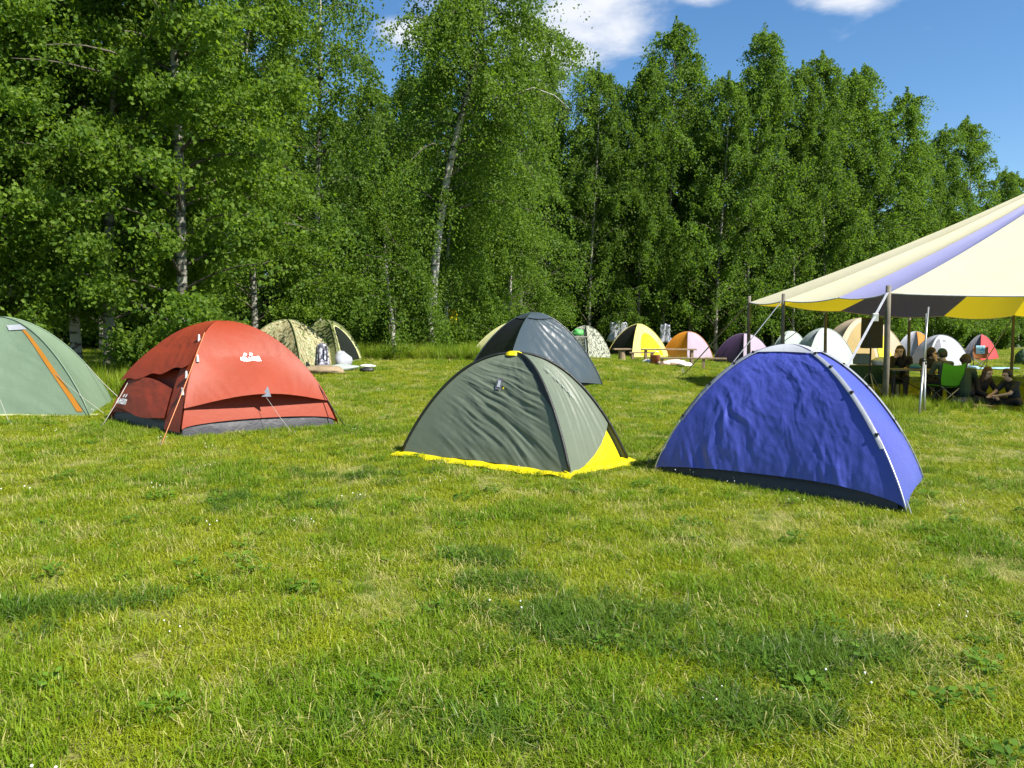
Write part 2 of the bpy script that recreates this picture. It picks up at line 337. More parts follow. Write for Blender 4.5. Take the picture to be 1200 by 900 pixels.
# ------------------------------------------------------------------ ground sheet
def build_ground():
    rr = np.concatenate([[0.0], np.geomspace(.6, 40, 110), np.geomspace(44, 1500, 30)]); na = 192
    th = np.linspace(0, 2 * np.pi, na, endpoint=False)
    X = rr[:, None] * np.sin(th); Y = rr[:, None] * np.cos(th)
    Z = g(X, Y) + 0.012 * fbm(X * .9, Y * .9) * (rr[:, None] < 60)
    V = np.stack([X, Y, Z], -1).reshape(-1, 3)
    i = np.arange(len(rr) * na).reshape(len(rr), na); j = np.roll(i, -1, 1)
    fc = np.stack([i[:-1], i[1:], j[1:], j[:-1]], -1).reshape(-1, 4)
    m, n, l = mat_base('meadow_ground')
    ge = n.new('ShaderNodeNewGeometry')
    no = n.new('ShaderNodeTexNoise'); no.inputs['Scale'].default_value = 1.1; no.inputs['Detail'].default_value = 8; no.inputs['Roughness'].default_value = .7; l.new(ge.outputs['Position'], no.inputs['Vector'])
    n_ = n.new('ShaderNodeTexNoise'); n_.inputs['Scale'].default_value = 30; n_.inputs['Detail'].default_value = 6; l.new(ge.outputs['Position'], n_.inputs['Vector'])
    r1 = n.new('ShaderNodeValToRGB'); e = r1.color_ramp.elements; e[0].position = .35; e[0].color = (.10, .145, .010, 1); e[1].position = .68; e[1].color = (.28, .24, .06, 1); l.new(no.outputs['Fac'], r1.inputs[0])
    r2 = n.new('ShaderNodeValToRGB'); e = r2.color_ramp.elements; e[0].position = .35; e[0].color = (.035, .035, .012, 1); e[1].position = .62; e[1].color = (.16, .19, .02, 1); l.new(n_.outputs['Fac'], r2.inputs[0])
    mi = n.new('ShaderNodeMixRGB'); mi.inputs[0].default_value = .5; l.new(r1.outputs[0], mi.inputs[1]); l.new(r2.outputs[0], mi.inputs[2])
    p = n.new('ShaderNodeBsdfPrincipled'); p.inputs['Roughness'].default_value = .95; l.new(mi.outputs[0], p.inputs['Base Color'])
    b = n.new('ShaderNodeBump'); b.inputs['Distance'].default_value = .03; l.new(n_.outputs['Fac'], b.inputs['Height']); l.new(b.outputs[0], p.inputs['Normal'])
    fin(n, l, p.outputs[0])
    o = link('meadow_ground', mesh_np('meadow_ground', V, fc, m)); tag(o, kind='structure')
build_ground()

# ------------------------------------------------------------------ trees
M['leaf_near'] = foliage('broad_leaves', (.044, .094, .012), (.138, .212, .022), (.24, .39, .020), .45)
M['leaf_birch'] = foliage('birch_leaves', (.038, .086, .013), (.112, .182, .026), (.20, .34, .022), .45)
M['leaf_bright'] = foliage('bright_birch_leaves', (.054, .108, .014), (.132, .210, .026), (.22, .37, .022), .42)
M['leaf_shaded'] = foliage('shaded_wood_leaves', (.020, .050, .010), (.045, .090, .016), (.07, .14, .015), .3)  # deep canopy shade put into a darker leaf colour
M['bark_birch'] = bark('birch_bark', (.36, .345, .30), (.05, .045, .04), .52)
M['bark_grey'] = bark('grey_bark', (.22, .21, .17), (.06, .055, .045), .5)

M['bark_limb'] = bark('limb_bark', (.085, .070, .05), (.035, .03, .022), .5)
def leaves(name, C, size, mat, droop=.4, seed=0, rnd=None):
    r = np.random.default_rng(seed); n = len(C)
    d = r.normal(size=(n, 3)); d[:, 2] -= droop; d /= np.linalg.norm(d, axis=1)[:, None]
    q = r.normal(size=(n, 3)); q[:, 2] *= .6; q = np.cross(d, q); q /= np.linalg.norm(q, axis=1)[:, None] + 1e-9
    s = size * r.uniform(.6, 1.25, n)[:, None]
    a, b = d * s * .55, q * s * .40
    nrm = np.cross(d, q) * s * .10
    V = np.stack([C - a, C + b - a * .15 + nrm, C + a, C - b - a * .15 + nrm], 1).reshape(-1, 3)
    return mesh_np(name, V, np.arange(4 * n).reshape(n, 4), mat, False, r.uniform(0, 1, n) if rnd is None else rnd)

def make_tree(nm, seed, h, r0, nb, h0, Lmax, up=.75, sag=.55, m=12, nl=40, twig=(.4, 1.0), tdroop=.8, leaf=.11, jit=.12, leafmat='leaf_birch', barkmat='bark_birch', gap=-.13, fz=.5, path=None, wob=.25, ntop=.8, low=1.0, clear=None):
    r = np.random.default_rng(seed)
    T = np.linspace(0, 1, 22)
    if path is None:
        ph = r.uniform(0, 6, 4)
        px = wob * (np.sin(T * 4 + ph[0]) - np.sin(ph[0])) * T**.7 + wob * .4 * np.sin(T * 9 + ph[1]) * T; py = wob * (np.sin(T * 3.6 + ph[2]) - np.sin(ph[2])) * T**.7
        TP = np.stack([px, py, T * h], 1)
    else:
        path = np.array(path, float); tt = np.linspace(0, 1, len(path)); TP = np.stack([np.interp(T, tt, path[:, k]) for k in range(3)], 1)
        TP[1:-1] = (TP[:-2] + 2 * TP[1:-1] + TP[2:]) / 4
    rad = r0 * (1 - T)**.85 + .012; rad[0] *= 1.35
    mb = MB(); lb = MB(); TP0 = TP.copy(); TP0[0, 2] -= .25
    mb.tube(TP0, rad, 9)
    pts = []
    for i in range(nb):
        tn = ((i + r.uniform(0, 1)) / nb)**.9; t = h0 + (0.985 - h0) * tn
        st = np.array([np.interp(t, T, TP[:, k]) for k in range(3)])
        Lb = Lmax * (.10 + .90 * (1 - tn)**ntop) * r.uniform(.65, 1.25) * (low + (1 - low) * min(1, tn * 4))
        az = i * 2.39996 + r.normal() * .35; ad = np.array([math.cos(az), math.sin(az), 0])
        K = np.linspace(0, 1, 7); u_ = up * r.uniform(.7, 1.3); s_ = sag * r.uniform(.7, 1.3)
        side = np.array([-ad[1], ad[0], 0]) * r.normal() * .18
        B = st + (K[:, None] * ad + (K**2)[:, None] * side) * Lb + np.outer(u_ * K - s_ * K**2, [0, 0, 1]) * Lb
        rb = min(np.interp(t, T, rad) * .42, .009 + .008 * Lb)
        lb.tube(B, rb * (1 - K)**.8 + .004, 4, False)
        for j in range(max(3, int(m * (.35 + .65 * Lb / Lmax)))):
            k = .22 + .80 * (j + r.uniform(0, 1)) / m if m > 0 else .5
            k = min(r.uniform(.22, 1.03), 1.0)
            p0 = np.array([np.interp(k, K, B[:, q]) for q in range(3)])
            tl = r.uniform(*twig); d = r.normal(size=3); d[2] *= .5; d = d / np.linalg.norm(d) + ad * .5
            q = np.linspace(0, 1, nl) + r.uniform(0, 1 / nl, nl)
            P = p0 + np.outer(q, d) * tl * (.62 if tdroop > 1 else .8) + np.outer(q**1.6, [0, 0, -1]) * tl * tdroop
            pts.append(P + r.normal(size=P.shape) * jit * (0.5 + .7 * q[:, None]))
    # leader tuft
    top = TP[-1]; q = r.uniform(0, 1, nl * 3)
    pts.append(top + np.stack([r.normal(size=nl * 3) * .16 * (1.2 - q), r.normal(size=nl * 3) * .16 * (1.2 - q), -1.2 + 1.5 * q], 1))
    C = np.concatenate(pts); C = C[C[:, 2] > .25]
    f = .66                                # foliage gathers in masses with open gaps between
    gp_ = noise(C[:, 0] * f + C[:, 2] * .22 + seed, C[:, 2] * f * fz + seed) + noise(C[:, 1] * f + 7 + seed, C[:, 2] * f * fz + 3 + C[:, 0] * .2)
    C = C[(gp_ > gap) | (r.uniform(0, 1, len(C)) < .10) | (C[:, 2] > .93 * TP[-1, 2])]
    if clear:                              # bare stretch of trunk with no twigs before it
        tx = np.interp(C[:, 2], TP[:, 2], TP[:, 0]); ty = np.interp(C[:, 2], TP[:, 2], TP[:, 1])
        C = C[~((C[:, 2] > clear[0]) & (C[:, 2] < clear[1]) & (np.abs(C[:, 0] - tx) < clear[2]) & (C[:, 1] < ty + .2))]
    lm = leaves(nm + '_crown', C, leaf, M[leafmat], seed=seed + 5)
    nf = len(mb.f); nv0 = len(mb.v); tm = bpy.data.meshes.new(nm + '_trunk'); tm.from_pydata(mb.v + lb.v, [], mb.f + [tuple(q + nv0 for q in f_) for f_ in lb.f]); tm.materials.append(M[barkmat]); tm.materials.append(M['bark_limb']); tm.polygons.foreach_set('material_index', [0] * nf + [1] * len(lb.f)); tm.polygons.foreach_set('use_smooth', [True] * len(tm.polygons)); tm.update()
    return tm, lm
def plant_tree(var, x, y, label, group=None, s=1.0, rz=0.0, name='birch_tree', sz=None):
    o = empty(name, (x, y, gz(x, y) - .02), label, 'tree', group, rz); o.scale = (s, s, sz or s)
    link('trunk', var[0], o); link('crown', var[1], o); return o

TV = [make_tree('birch%d' % k, 100 + k, 16, .10, 84, .07, 2.75 + .25 * (k % 3), m=18, nl=62, leaf=.112, jit=.105, twig=(.45, 1.25), tdroop=1.05, ntop=.58, up=.95, sag=.5, barkmat='bark_grey' if k else 'bark_birch') for k in range(5)]
NV = [make_tree('broad%d' % k, 200 + k, 13.5, .11, 86, .08, 3.2, up=.55, sag=.45, m=19, nl=80, twig=(.35, .9), tdroop=.22, leaf=.092, jit=.13, leafmat='leaf_near', barkmat='bark_grey' if k else 'bark_birch', ntop=.6) for k in range(3)]
WV = make_tree('weeping', 300, 14, .085, 66, .16, 3.0, up=.7, sag=.8, m=24, nl=50, twig=(.6, 1.8), tdroop=1.25, leaf=.085, jit=.09, leafmat='leaf_birch', ntop=.7, clear=(3.0, 5.6, .2), gap=-.25)

def px_tree(var, px, d, label, group=None, s=1.0, rz=None, name='birch_tree', sz=None):
    x = (px - 600) / F * d
    return plant_tree(var, x, d, label, group, s, random.uniform(0, 6.28) if rz is None else rz, name, sz)

# row behind the tents: (crown tip column, tip row, depth)
ROW = [(640, 62, 38), (690, 82, 37), (728, 100, 40), (748, 82, 38), (776, 36, 39), (808, 80, 41), (838, 92, 38), (874, 42, 39), (905, 92, 41), (928, 76, 40), (964, 70, 41), (990, 92, 43), (1016, 80, 43), (1040, 110, 45), (1062, 165, 50), (1092, 150, 52), (1122, 140, 54), (1160, 200, 64), (1192, 204, 70)]
ROWLAB = ['birch rising just behind the leaning birch and the dark slate tent', 'birch with a rounded tip behind the grey camouflage tent', 'lower birch between the grey camouflage tent and the yellow tent', 'birch behind the black front of the yellow tent', 'tallest pointed birch rising behind the yellow dome tent', 'birch behind the orange and lilac tent', 'birch in the gap between the orange tent and the purple tent', 'tall pointed birch rising behind the purple tent', 'birch behind the small pale grey-green tent', 'birch above the thin tip of the marquee roof', 'birch behind the pale tunnel tent beyond the marquee eave', 'birch behind the cream family tent', 'tall full birch above the loudspeaker', 'birch above the strapped marquee pole', 'lower birch where the row steps down over the marquee roof', 'pointed birch of the lower pair above the marquee roof', 'pointed birch of the lower pair above the marquee roof', 'small distant birch at the low far end of the row', 'small distant birch at the low far end of the row']
for k, (px, py, d) in enumerate(ROW):
    x = (px - 600) / F * d; hgt = CAMZ + (HY - py) * d / F - gz(x, d)
    s = hgt / 16.25
    plant_tree(TV[k % 5], x, d, ROWLAB[k], 'birches in the row behind the tents', max(s, .84) * random.uniform(.92, 1.05), random.uniform(0, 6.28), sz=s)
for k in range(20):                         # second line of the wood, seen in the gaps
    px = 600 + k * 36 + random.uniform(-14, 14); d = 45 + max(0, (px - 950)) * .09 + random.uniform(-1.5, 2)
    x = (px - 600) / F * d
    plant_tree(TV[(k * 3 + 1) % 5], x, d, 'birch standing deeper in the wood behind the front row', 'birches deeper in the wood', random.uniform(.78, .88), random.uniform(0, 6.28), sz=random.uniform(.72, .84) * (1 if px < 1030 else .8))
# centre and left
for px, d, s, v in ((470, 33, .72, 0), (425, 31, .66, 2), (560, 35, .86, 3), (610, 34, .82, 1), (395, 36, .68, 4), (505, 38, .86, 1), (330, 30, .72, 3), (270, 30, .8, 0), (200, 29, .8, 2), (120, 28, .8, 4), (40, 28, .8, 1), (-40, 27, .8, 3)):
    px_tree(TV[v], px, d, 'dark birch filling the wood behind the leaning birch and camouflage tent' , 'birches of the wood on the camouflage tent side', s)
px_tree(WV, 376, 23, 'slender birch with pale bare trunk behind the camouflage tent', None, .98, 0.0)
for px, d, s, v, lab in ((128, 16.2, 1.0, 1, 'leafy grey-trunked tree standing between the sage green tent and the red tent'),
                         (215, 15.6, .95, 2, 'bushy broadleaf tree right behind the red tent'),
                         (300, 20.5, .80, 1, 'broadleaf tree between the red tent and the camouflage tent'),
                         (20, 17.5, 1.05, 2, 'broadleaf tree behind the sage green tent'),
                         (-70, 15.0, 1.0, 1, 'broadleaf tree at the far end of the sage green tent')):
    px_tree(NV[v], px, d, lab, None, s, name='broadleaf_tree')
px_tree(NV[0], 90, 17.2, 'white-barked leaning tree at the tip of the sage green tent', None, .98, 2.0, name='broadleaf_tree')

# the big leaning birch, traced from its visible trunk
D0 = 25.0
base = gp(503, D0)
LP = [dep(503, 402, D0), dep(510, 300, D0), dep(524, 205, D0 - .2), dep(540, 140, D0 - .4), dep(556, 85, D0 - .5), dep(566, 30, D0 - .4), dep(572, -30, D0 - .3), dep(570, -80, D0 - .2)]
LP[0] = base
LPl = [tuple(p - base) for p in LP]
lean = make_tree('leaning', 410, 12.5, .14, 66, .20, 3.2, up=.75, sag=.85, m=28, nl=56, twig=(.6, 1.7), tdroop=1.25, leaf=.082, jit=.085, leafmat='leaf_bright', path=LPl, ntop=.30, clear=(5.6, 8.4, .20), gap=-.30)
o = empty('birch_tree', base, 'big leaning birch with a bare white trunk and weeping bright green branches', 'tree'); link('trunk', lean[0], o); link('crown', lean[1], o)
mb = MB(base)                               # bare arching branch
mb.tube([dep(544, 135, D0 - .4), dep(575, 116, D0 - 1.2), dep(600, 112, D0 - 1.5), dep(625, 103, D0 - 1.7), dep(650, 112, D0 - 1.8), dep(668, 128, D0 - 1.8)], [.04, .034, .03, .024, .016, .008], 6)
mb.build('bare_branch', M['bark_birch'], o, True)
mb = MB(base)                               # dry twigs hanging from it
for k in range(26):
    t_ = random.uniform(0, 1); p_ = dep(585 + 80 * t_, 110 + 14 * (2 * t_ - 1)**2 - 6 * (1 - abs(2 * t_ - 1)), D0 - 1.5 - .3 * t_); l_ = random.uniform(.3, .9)
    mb.tube([p_, p_ + Vector((random.uniform(-.1, .2), random.uniform(-.1, .1), -.4 * l_)), p_ + Vector((random.uniform(-.1, .3), random.uniform(-.15, .15), -l_))], [.008, .006, .004], 4, False)
mb.build('dry_twigs', M['bark_limb'], o, True)
low = make_tree('low_birch', 420, 6.8, .08, 40, .10, 2.2, up=.7, sag=.9, m=26, nl=56, twig=(.5, 1.3), tdroop=1.1, leaf=.082, jit=.085, leafmat='leaf_bright', ntop=.5, gap=-.2)
px_tree(low, 522, 26.5, 'young weeping birch with bright leaves below the leaning birch', None, 1.0, .4)
px_tree(low, 462, 24.0, 'young weeping birch between the camouflage tent and the leaning birch', None, .86, 2.2)
px_tree(low, 596, 29.5, 'young weeping birch behind the dark slate tent', None, .9, 4.2)

def make_shrub(nm, seed, h, wd, n, leaf, lm):
    r = np.random.default_rng(seed); pts = []; mb = MB()
    for i in range(16):
        a = r.uniform(0, 6.28); L_ = r.uniform(.5, 1.0); K = np.linspace(0, 1, 5)
        B = np.stack([K * math.cos(a) * wd * L_ * .8, K * math.sin(a) * wd * L_ * .8, (1.25 * K - .35 * K**2) * h * r.uniform(.55, 1.0)], 1)
        mb.tube(B, .012 * (1 - K) + .004, 4, False)
        for j in range(10):
            k = r.uniform(.15, 1); p = np.array([np.interp(k, K, B[:, q]) for q in range(3)])
            pts.append(p + r.normal(size=(n, 3)) * np.array([.16, .16, .13]) * wd)
    C = np.concatenate(pts); C = C[C[:, 2] > .02]
    tm = bpy.data.meshes.new(nm); tm.from_pydata(mb.v, [], mb.f); tm.materials.append(M['bark_grey']); tm.update()
    return tm, leaves(nm + 'l', C, leaf, M[lm], seed=seed)
SH = [make_shrub('shrub%d' % k, 500 + k, 1.5, .9, 26, .10, 'leaf_near') for k in range(2)]
SHD = make_shrub('shrubd', 510, 2.2, 1.3, 34, .14, 'leaf_birch')
def shrub(var, px, d, label, group=None, s=1.0):
    p = gp(px, d); o = empty('shrub', p - Vector((0, 0, .02)), label, 'shrub', group, random.uniform(0, 6), s); link('stem', var[0], o); link('foliage', var[1], o)
shrub(SH[0], 536, 26.0, 'leafy shrub beside the pale yellow tent', None, .9)
shrub(SH[1], 466, 24.6, 'leafy shrub below the young weeping birch', None, .95)
shrub(SH[0], 430, 26.5, 'leafy shrub on the bank behind the olive dome tent', None, .8)
shrub(SH[1], 165, 15.0, 'leafy shrub between the sage green tent and the red tent', None, .9)
shrub(SH[0], 235, 14.6, 'leafy shrub behind the apex of the red tent', None, 1.1)
for k in range(34):
    px = -60 + k * 40 + random.uniform(-12, 12); d = (30 if px < 620 else 40.5 + max(0, px - 950) * .07) + random.uniform(-1.2, 2.5)
    shrub(SHD, px, d, 'dark undergrowth shrub at the foot of the wood', 'undergrowth shrubs at the foot of the wood', random.uniform(.75, 1.25))

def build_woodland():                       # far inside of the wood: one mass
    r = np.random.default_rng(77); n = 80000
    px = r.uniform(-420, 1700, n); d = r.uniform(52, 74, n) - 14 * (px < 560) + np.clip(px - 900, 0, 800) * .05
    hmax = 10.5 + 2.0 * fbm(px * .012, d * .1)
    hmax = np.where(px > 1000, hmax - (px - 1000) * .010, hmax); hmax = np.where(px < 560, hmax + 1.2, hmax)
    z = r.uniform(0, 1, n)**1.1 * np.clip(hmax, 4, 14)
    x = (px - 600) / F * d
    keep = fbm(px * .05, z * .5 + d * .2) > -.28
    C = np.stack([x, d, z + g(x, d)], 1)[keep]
    o = link('woodland', leaves('woodland', C, .62, M['leaf_shaded'], seed=3)); tag(o, 'mass of distant wood with painted-in shade behind the birch rows', 'woodland', kind='stuff')
build_woodland()

# ------------------------------------------------------------------ tents
FOOT = []                                   # ground outlines kept free of grass
def inside(poly, X, Y):
    ins = np.zeros(X.shape, bool); n = len(poly)
    for i in range(n):
        x1, y1 = poly[i][0], poly[i][1]; x2, y2 = poly[(i + 1) % n][0], poly[(i + 1) % n][1]
        c = ((y1 > Y) != (y2 > Y)) & (X < (x2 - x1) * (Y - y1) / (y2 - y1 + 1e-12) + x1); ins ^= c
    return ins
class Dome:
    """four ground corners in order, apex; poles run corner > apex; fabric panels between neighbouring poles"""
    def __init__(s, label, corners, H, p=1.7, group=None, apex_shift=(0, 0), q=1.0, foot=.985):
        s.q = q
        c = [Vector(q) for q in corners]
        if len(c) == 3: c.append(c[0] + c[2] - c[1])
        for q in c: q.z = gz(q.x, q.y)
        s.c = c; ctr = sum(c, Vector()) / 4; s.ctr = ctr; s.org = Vector((ctr.x, ctr.y, gz(ctr.x, ctr.y)))
        s.apex = Vector((ctr.x + apex_shift[0], ctr.y + apex_shift[1], s.org.z + H)); s.H = H; s.p = p
        s.root = empty('tent', s.org, label, 'tent', group)
        FOOT.append([(ctr + (q - ctr) * foot)[:2] for q in c])
    def arc(s, i, u, k=1.0):
        c = np.array(s.ctr + (s.c[i % 4] - s.ctr) * k); a = np.array(s.apex); u = np.asarray(u, float)
        xy = c[:2] + (a[:2] - c[:2]) * u[..., None]
        z = s.c[i % 4].z + (a[2] - .012 * (k < 1) - s.c[i % 4].z) * np.clip(1 - (1 - u)**s.p, 0, 1)**(1 / s.q) * (1 if k == 1 else k)
        return np.concatenate([xy, z[..., None]], -1)
    def surf(s, i, S, U, sag=.06, k=1.0, out=0.0):
        A, B = s.arc(i, U, k), s.arc(i + 1, U, k)
        P = A + (B - A) * S[..., None]
        n = s.nrm(i); q = (4 * S * (1 - S))
        return P + n * (out - sag * q * (.25 * (1 - U) + 1.1 * np.sin(np.pi * np.clip(U, 0, 1)**.75)))[..., None]
    def nrm(s, i):
        a, b = s.c[i % 4], s.c[(i + 1) % 4]; m = (a + b) / 2 - s.ctr; e = b - a
        n = Vector((e.y, -e.x, 0)); n = n if n.dot(m) > 0 else -n; n.normalize(); n.z = .75 * m.length / s.H; n.normalize(); return np.array(n)
    def hem_u(s, hem): return 1 - (1 - np.clip(hem / s.H, 0, .97)**s.q)**(1 / s.p)
    def panel(s, i, mat, name='fly_panel', hem=.0, u1=1.0, s0=0.0, s1=1.0, nu=48, ns=48, sag=.06, k=1.0, out=0.0, wr=.006, wf=None, hemf=None, outf=None, hflat=False, seed=0, parent=None, met=False):
        ss = np.linspace(s0, s1, ns); tt = np.linspace(0, 1, nu)
        S = np.tile(ss, (nu, 1)); h = hemf(ss) if hemf else hem * np.clip(4 * ss * (1 - ss), 0, 1)**.5 if not hflat else np.full(ns, hem)
        u0 = s.hem_u(h); e1 = u1(ss) if callable(u1) else u1
        U = u0[None, :] + (e1 - u0[None, :]) * tt[:, None]
        P = s.surf(i, S, U, sag, k, out)
        n = s.nrm(i)
        if outf is not None: P = P + n * outf(S, U)[..., None]
        mask = np.clip(6 * S * (1 - S), 0, 1)
        Wd = (P[..., 0] + P[..., 1]) * 1.0
        Lb_ = (s.c[i % 4] - s.c[(i + 1) % 4]).length; A_m = (S - .5) * Lb_ * (1 - .92 * U); B_m = U * s.H * 1.3
        W = wf(A_m, B_m) if (wf and met) else wf(S, U) if wf else (1 - 2 * np.abs(noise((S + .25 * U) * 9 + seed, U * 2.2 + seed * 3))) * .5
        W = W + .35 * fbm(S * 7 + seed * 2, U * 6 + 9) 
        P = P + n * (W * wr * mask)[..., None]
        V = P.reshape(-1, 3) - np.array(s.org)
        return link(name, mesh_np(name, V, npgrid(nu, ns), mat), parent or s.root)
    def sleeve(s, i, mat, u0=0.0, u1=1.0, r=.012, off=.008, name='pole_sleeve', n=16, wide=None):
        U = np.linspace(u0, u1, n); P = s.arc(i, U); d = (s.c[i % 4] - s.ctr); d.z = 0; d.normalize()
        nn = np.array((d.x * .6, d.y * .6, .8)); pts = [Vector(p) for p in P + nn * off]
        mb = MB(s.org); mb.tube(pts, r, 6); return mb.build(name, mat, s.root, True)
    def band(s, i, mat, u0, u1, s0, s1, name, out=.012, nu=14, ns=5):   # strip of fabric lying on a panel
        ss = np.linspace(0, 1, ns); tt = np.linspace(0, 1, nu); TT, SS = np.meshgrid(tt, ss, indexing='ij')
        U = u0 + (u1 - u0) * TT; a = s0(TT) if callable(s0) else s0; b = s1(TT) if callable(s1) else s1
        S = a + (b - a) * SS; P = s.surf(i, S, U, out=out).reshape(-1, 3) - np.array(s.org)
        return link(name, mesh_np(name, P, npgrid(nu, ns), mat), s.root)
    def decal(s, i, polys, mat, name='logo', out=.014):
        mb = MB(s.org)
        for pl in polys:
            S = np.array([q[0] for q in pl]); U = np.array([q[1] for q in pl]); P = s.surf(i, S, U, out=out)
            mb.add([Vector(p) for p in P], [tuple(range(len(pl)))])
        return mb.build(name, mat, s.root)
    def tub(s, i, mat, h=.14, k=.955, name='groundsheet', sag=.035):
        ss = np.linspace(0, 1, 24); S = np.tile(ss, (5, 1)); U = np.linspace(0, 1, 5)[:, None] * s.hem_u(np.full(24, h))[None]
        P = s.surf(i, S, U, sag, k); P[0, :, 2] -= .03
        P += s.nrm(i) * (.008 * fbm(S * 9, U * 30 + i))[..., None]
        return link(name, mesh_np(name, P.reshape(-1, 3) - np.array(s.org), npgrid(5, 24), mat), s.root)
    def guy(s, a, b, mat=None, r=.004, name='guy_line', peg=True):
        a = Vector(a); b = Vector(b); mb = MB(s.org); mid = (a + b) / 2 - Vector((0, 0, .02)); mb.tube([a, mid, b], r, 5); mb.build(name, mat or M['cord'], s.root, True)
        if peg:
            mb = MB(s.org); mb.tube([b - Vector((0, 0, .06)), b + Vector((0, 0, .05)), b + Vector((.025, 0, .06))], .006, 5); mb.build('peg', M['metal'], s.root)
    def pt(s, i, S, U, out=0.0): return Vector(s.surf(i, np.array([S], float), np.array([U], float), out=out)[0])

# --- blue tent
T = Dome('blue dome tent with pale grey roof cap and silver pole sleeves, wrinkled front', [at(767, 554), at(1062, 604), at(1082, 565)], 1.31, 1.84, q=1.22)
def ridge(x, y): return 1 - 2.4 * np.abs(noise(x, y))
def fw(a, b):                              # crumpled nylon: creases in several directions over long soft folds
    wx = a + .10 * noise(a * 3, b * 3); wy = b + .10 * noise(a * 3 + 9, b * 3 + 4)
    def cre(ang, f, st, o): c, s_ = math.cos(ang), math.sin(ang); return ridge((wx * c + wy * s_) * f + o, (-wx * s_ + wy * c) * f / st + o)
    amp = np.clip(.45 + 1.5 * noise(a * .9 + 5.3, b * 1.1 + 2.2), .28, 1.2) * np.clip((1.28 - b) * 3.2, 0, 1)
    big = np.clip(cre(.45, 2.9, 5, 2), -.4, 1) + .8 * np.clip(cre(.62, 4.6, 5, 7.7), -.3, 1) + .45 * cre(.25, 8, 4, 19)
    fine = .30 * cre(-.55, 8, 3.5, 13) + .26 * cre(.95, 11, 3, 31) + .20 * cre(.4, 19, 5, 3) + .10 * cre(-.9, 24, 4, 23)
    return big * amp + fine * (.35 + .65 * amp)
T.panel(0, M['blue'], hemf=lambda q: .05 + .12 * np.clip(4 * q * (1 - q), 0, 1)**.6 * (.5 + .6 * q), nu=170, ns=200, wr=.019, wf=fw, sag=.018, met=True)
T.panel(1, M['blue'], hem=.05, nu=90, ns=90, wr=.006, wf=fw, met=True)
T.panel(2, M['blue'], hem=.08, wr=.008, seed=5); T.panel(3, M['blue'], hem=.06, wr=.008, seed=6)
for i in range(4): T.tub(i, M['tub'], .22)
for i in range(4):
    T.panel(i, M['silver'] if i != 1 else M['silver'], 'roof_cap', hemf=lambda q: np.full(q.shape, 1.31 * (1 - (1 - .76)**1.84)**(1 / 1.22)) + .012 * np.sin(q * 3.14), nu=16, ns=24, out=.016, wr=.003, sag=.02)
def sleeve_flat(T, i, mat, w, u0, u1, name='pole_sleeve', out=.012):
    U = np.linspace(u0, u1, 26); A = T.arc(i, U)
    L1 = T.surf(i, np.full(26, 0) + w / (T.c[i % 4] - T.c[(i + 1) % 4]).length / (1.02 - U) * (U < 1), U, 0, 1, out); L2 = T.surf(i - 1, 1 - w / (T.c[i % 4] - T.c[(i - 1) % 4]).length / (1.02 - U), U, 0, 1, out)
    d = (T.c[i % 4] - T.ctr); d.z = 0; d.normalize(); Mid = A + np.array((d.x * .5, d.y * .5, .6)) * .028
    P = np.stack([L2, Mid, L1], 1).reshape(-1, 3) - np.array(T.org)
    return link(name, mesh_np(name, P, npgrid(26, 3), mat), T.root)
for i in range(4): sleeve_flat(T, i, M['greyblue'], .026, .17 if i != 0 else .2, .78)
for i in range(4):
    T.sleeve(i, M['metal'], 0.0, .2, .006, .012, 'tent_pole')
    for u in (.22, .42, .6, .74):
        mb = MB(T.org); p = Vector(T.arc(i, np.array([u]))[0]); mb.box(p + Vector((0, 0, .014)), (.028, .028, .03), .6); mb.build('pole_clip', M['plastic_black'], T.root, bevel=.004)
mb = MB(T.org); q = T.c[1]; mb.tube([q + Vector((0, 0, .12)), q + Vector((.03, -.05, -.02))], .006, 5); mb.build('peg', M['metal'], T.root)
T.guy(T.arc(0, np.array([.28]))[0], at(759, 545), peg=True)
T.guy(T.arc(0, np.array([.72]))[0] , at(826, 452), M['strap'], .004)

# --- olive tent on a yellow groundsheet
T = Dome('olive green dome tent with black pole seams on a yellow groundsheet', [at(470, 534), at(668, 560), at(736, 543)], 1.15, 2.1, q=1.10, foot=1.06)
def fo(a, b):                              # taut folds running down to the near pole foot
    t = b + .42 * a + .05 * noise(a * 2, b * 2); al = a - .42 * b
    m_ = np.clip((a + .75) * 1.6, 0, 1) * np.clip((1.2 - b) * 2.0, 0, 1)
    return (1.0 * ridge(t * 9, al * .9) + .55 * ridge(t * 19 + 3, al * 1.3 + 8) + .3 * ridge(t * 34, al * 2)) * m_
T.panel(0, M['olive'], hem=.05, nu=170, ns=130, wr=.015, wf=fo, sag=.035, met=True)
T.panel(1, M['olive'], hemf=lambda q: .03 + .40 * q**1.6, nu=80, ns=70, wr=.012, wf=lambda S, U: (1 - 2.5 * np.abs(noise((S - .35 * U) * 9 + 4, U * 2))) * np.clip(S * 2, 0, 1), sag=.02)
T.panel(2, M['olive'], hem=.05, seed=3); T.panel(3, M['olive'], hem=.05, seed=8)
for i in range(4): T.sleeve(i, M['olive_dark'], .005, 1.0, .016, .010, 'pole_seam', 26)
T.band(0, M['olive_dark'], .30, .97, lambda t: 1 - .10 * np.sin(np.clip(t, 0, 1) * 3.14)**1.0 - .01, 1.0, 'dark_gusset')
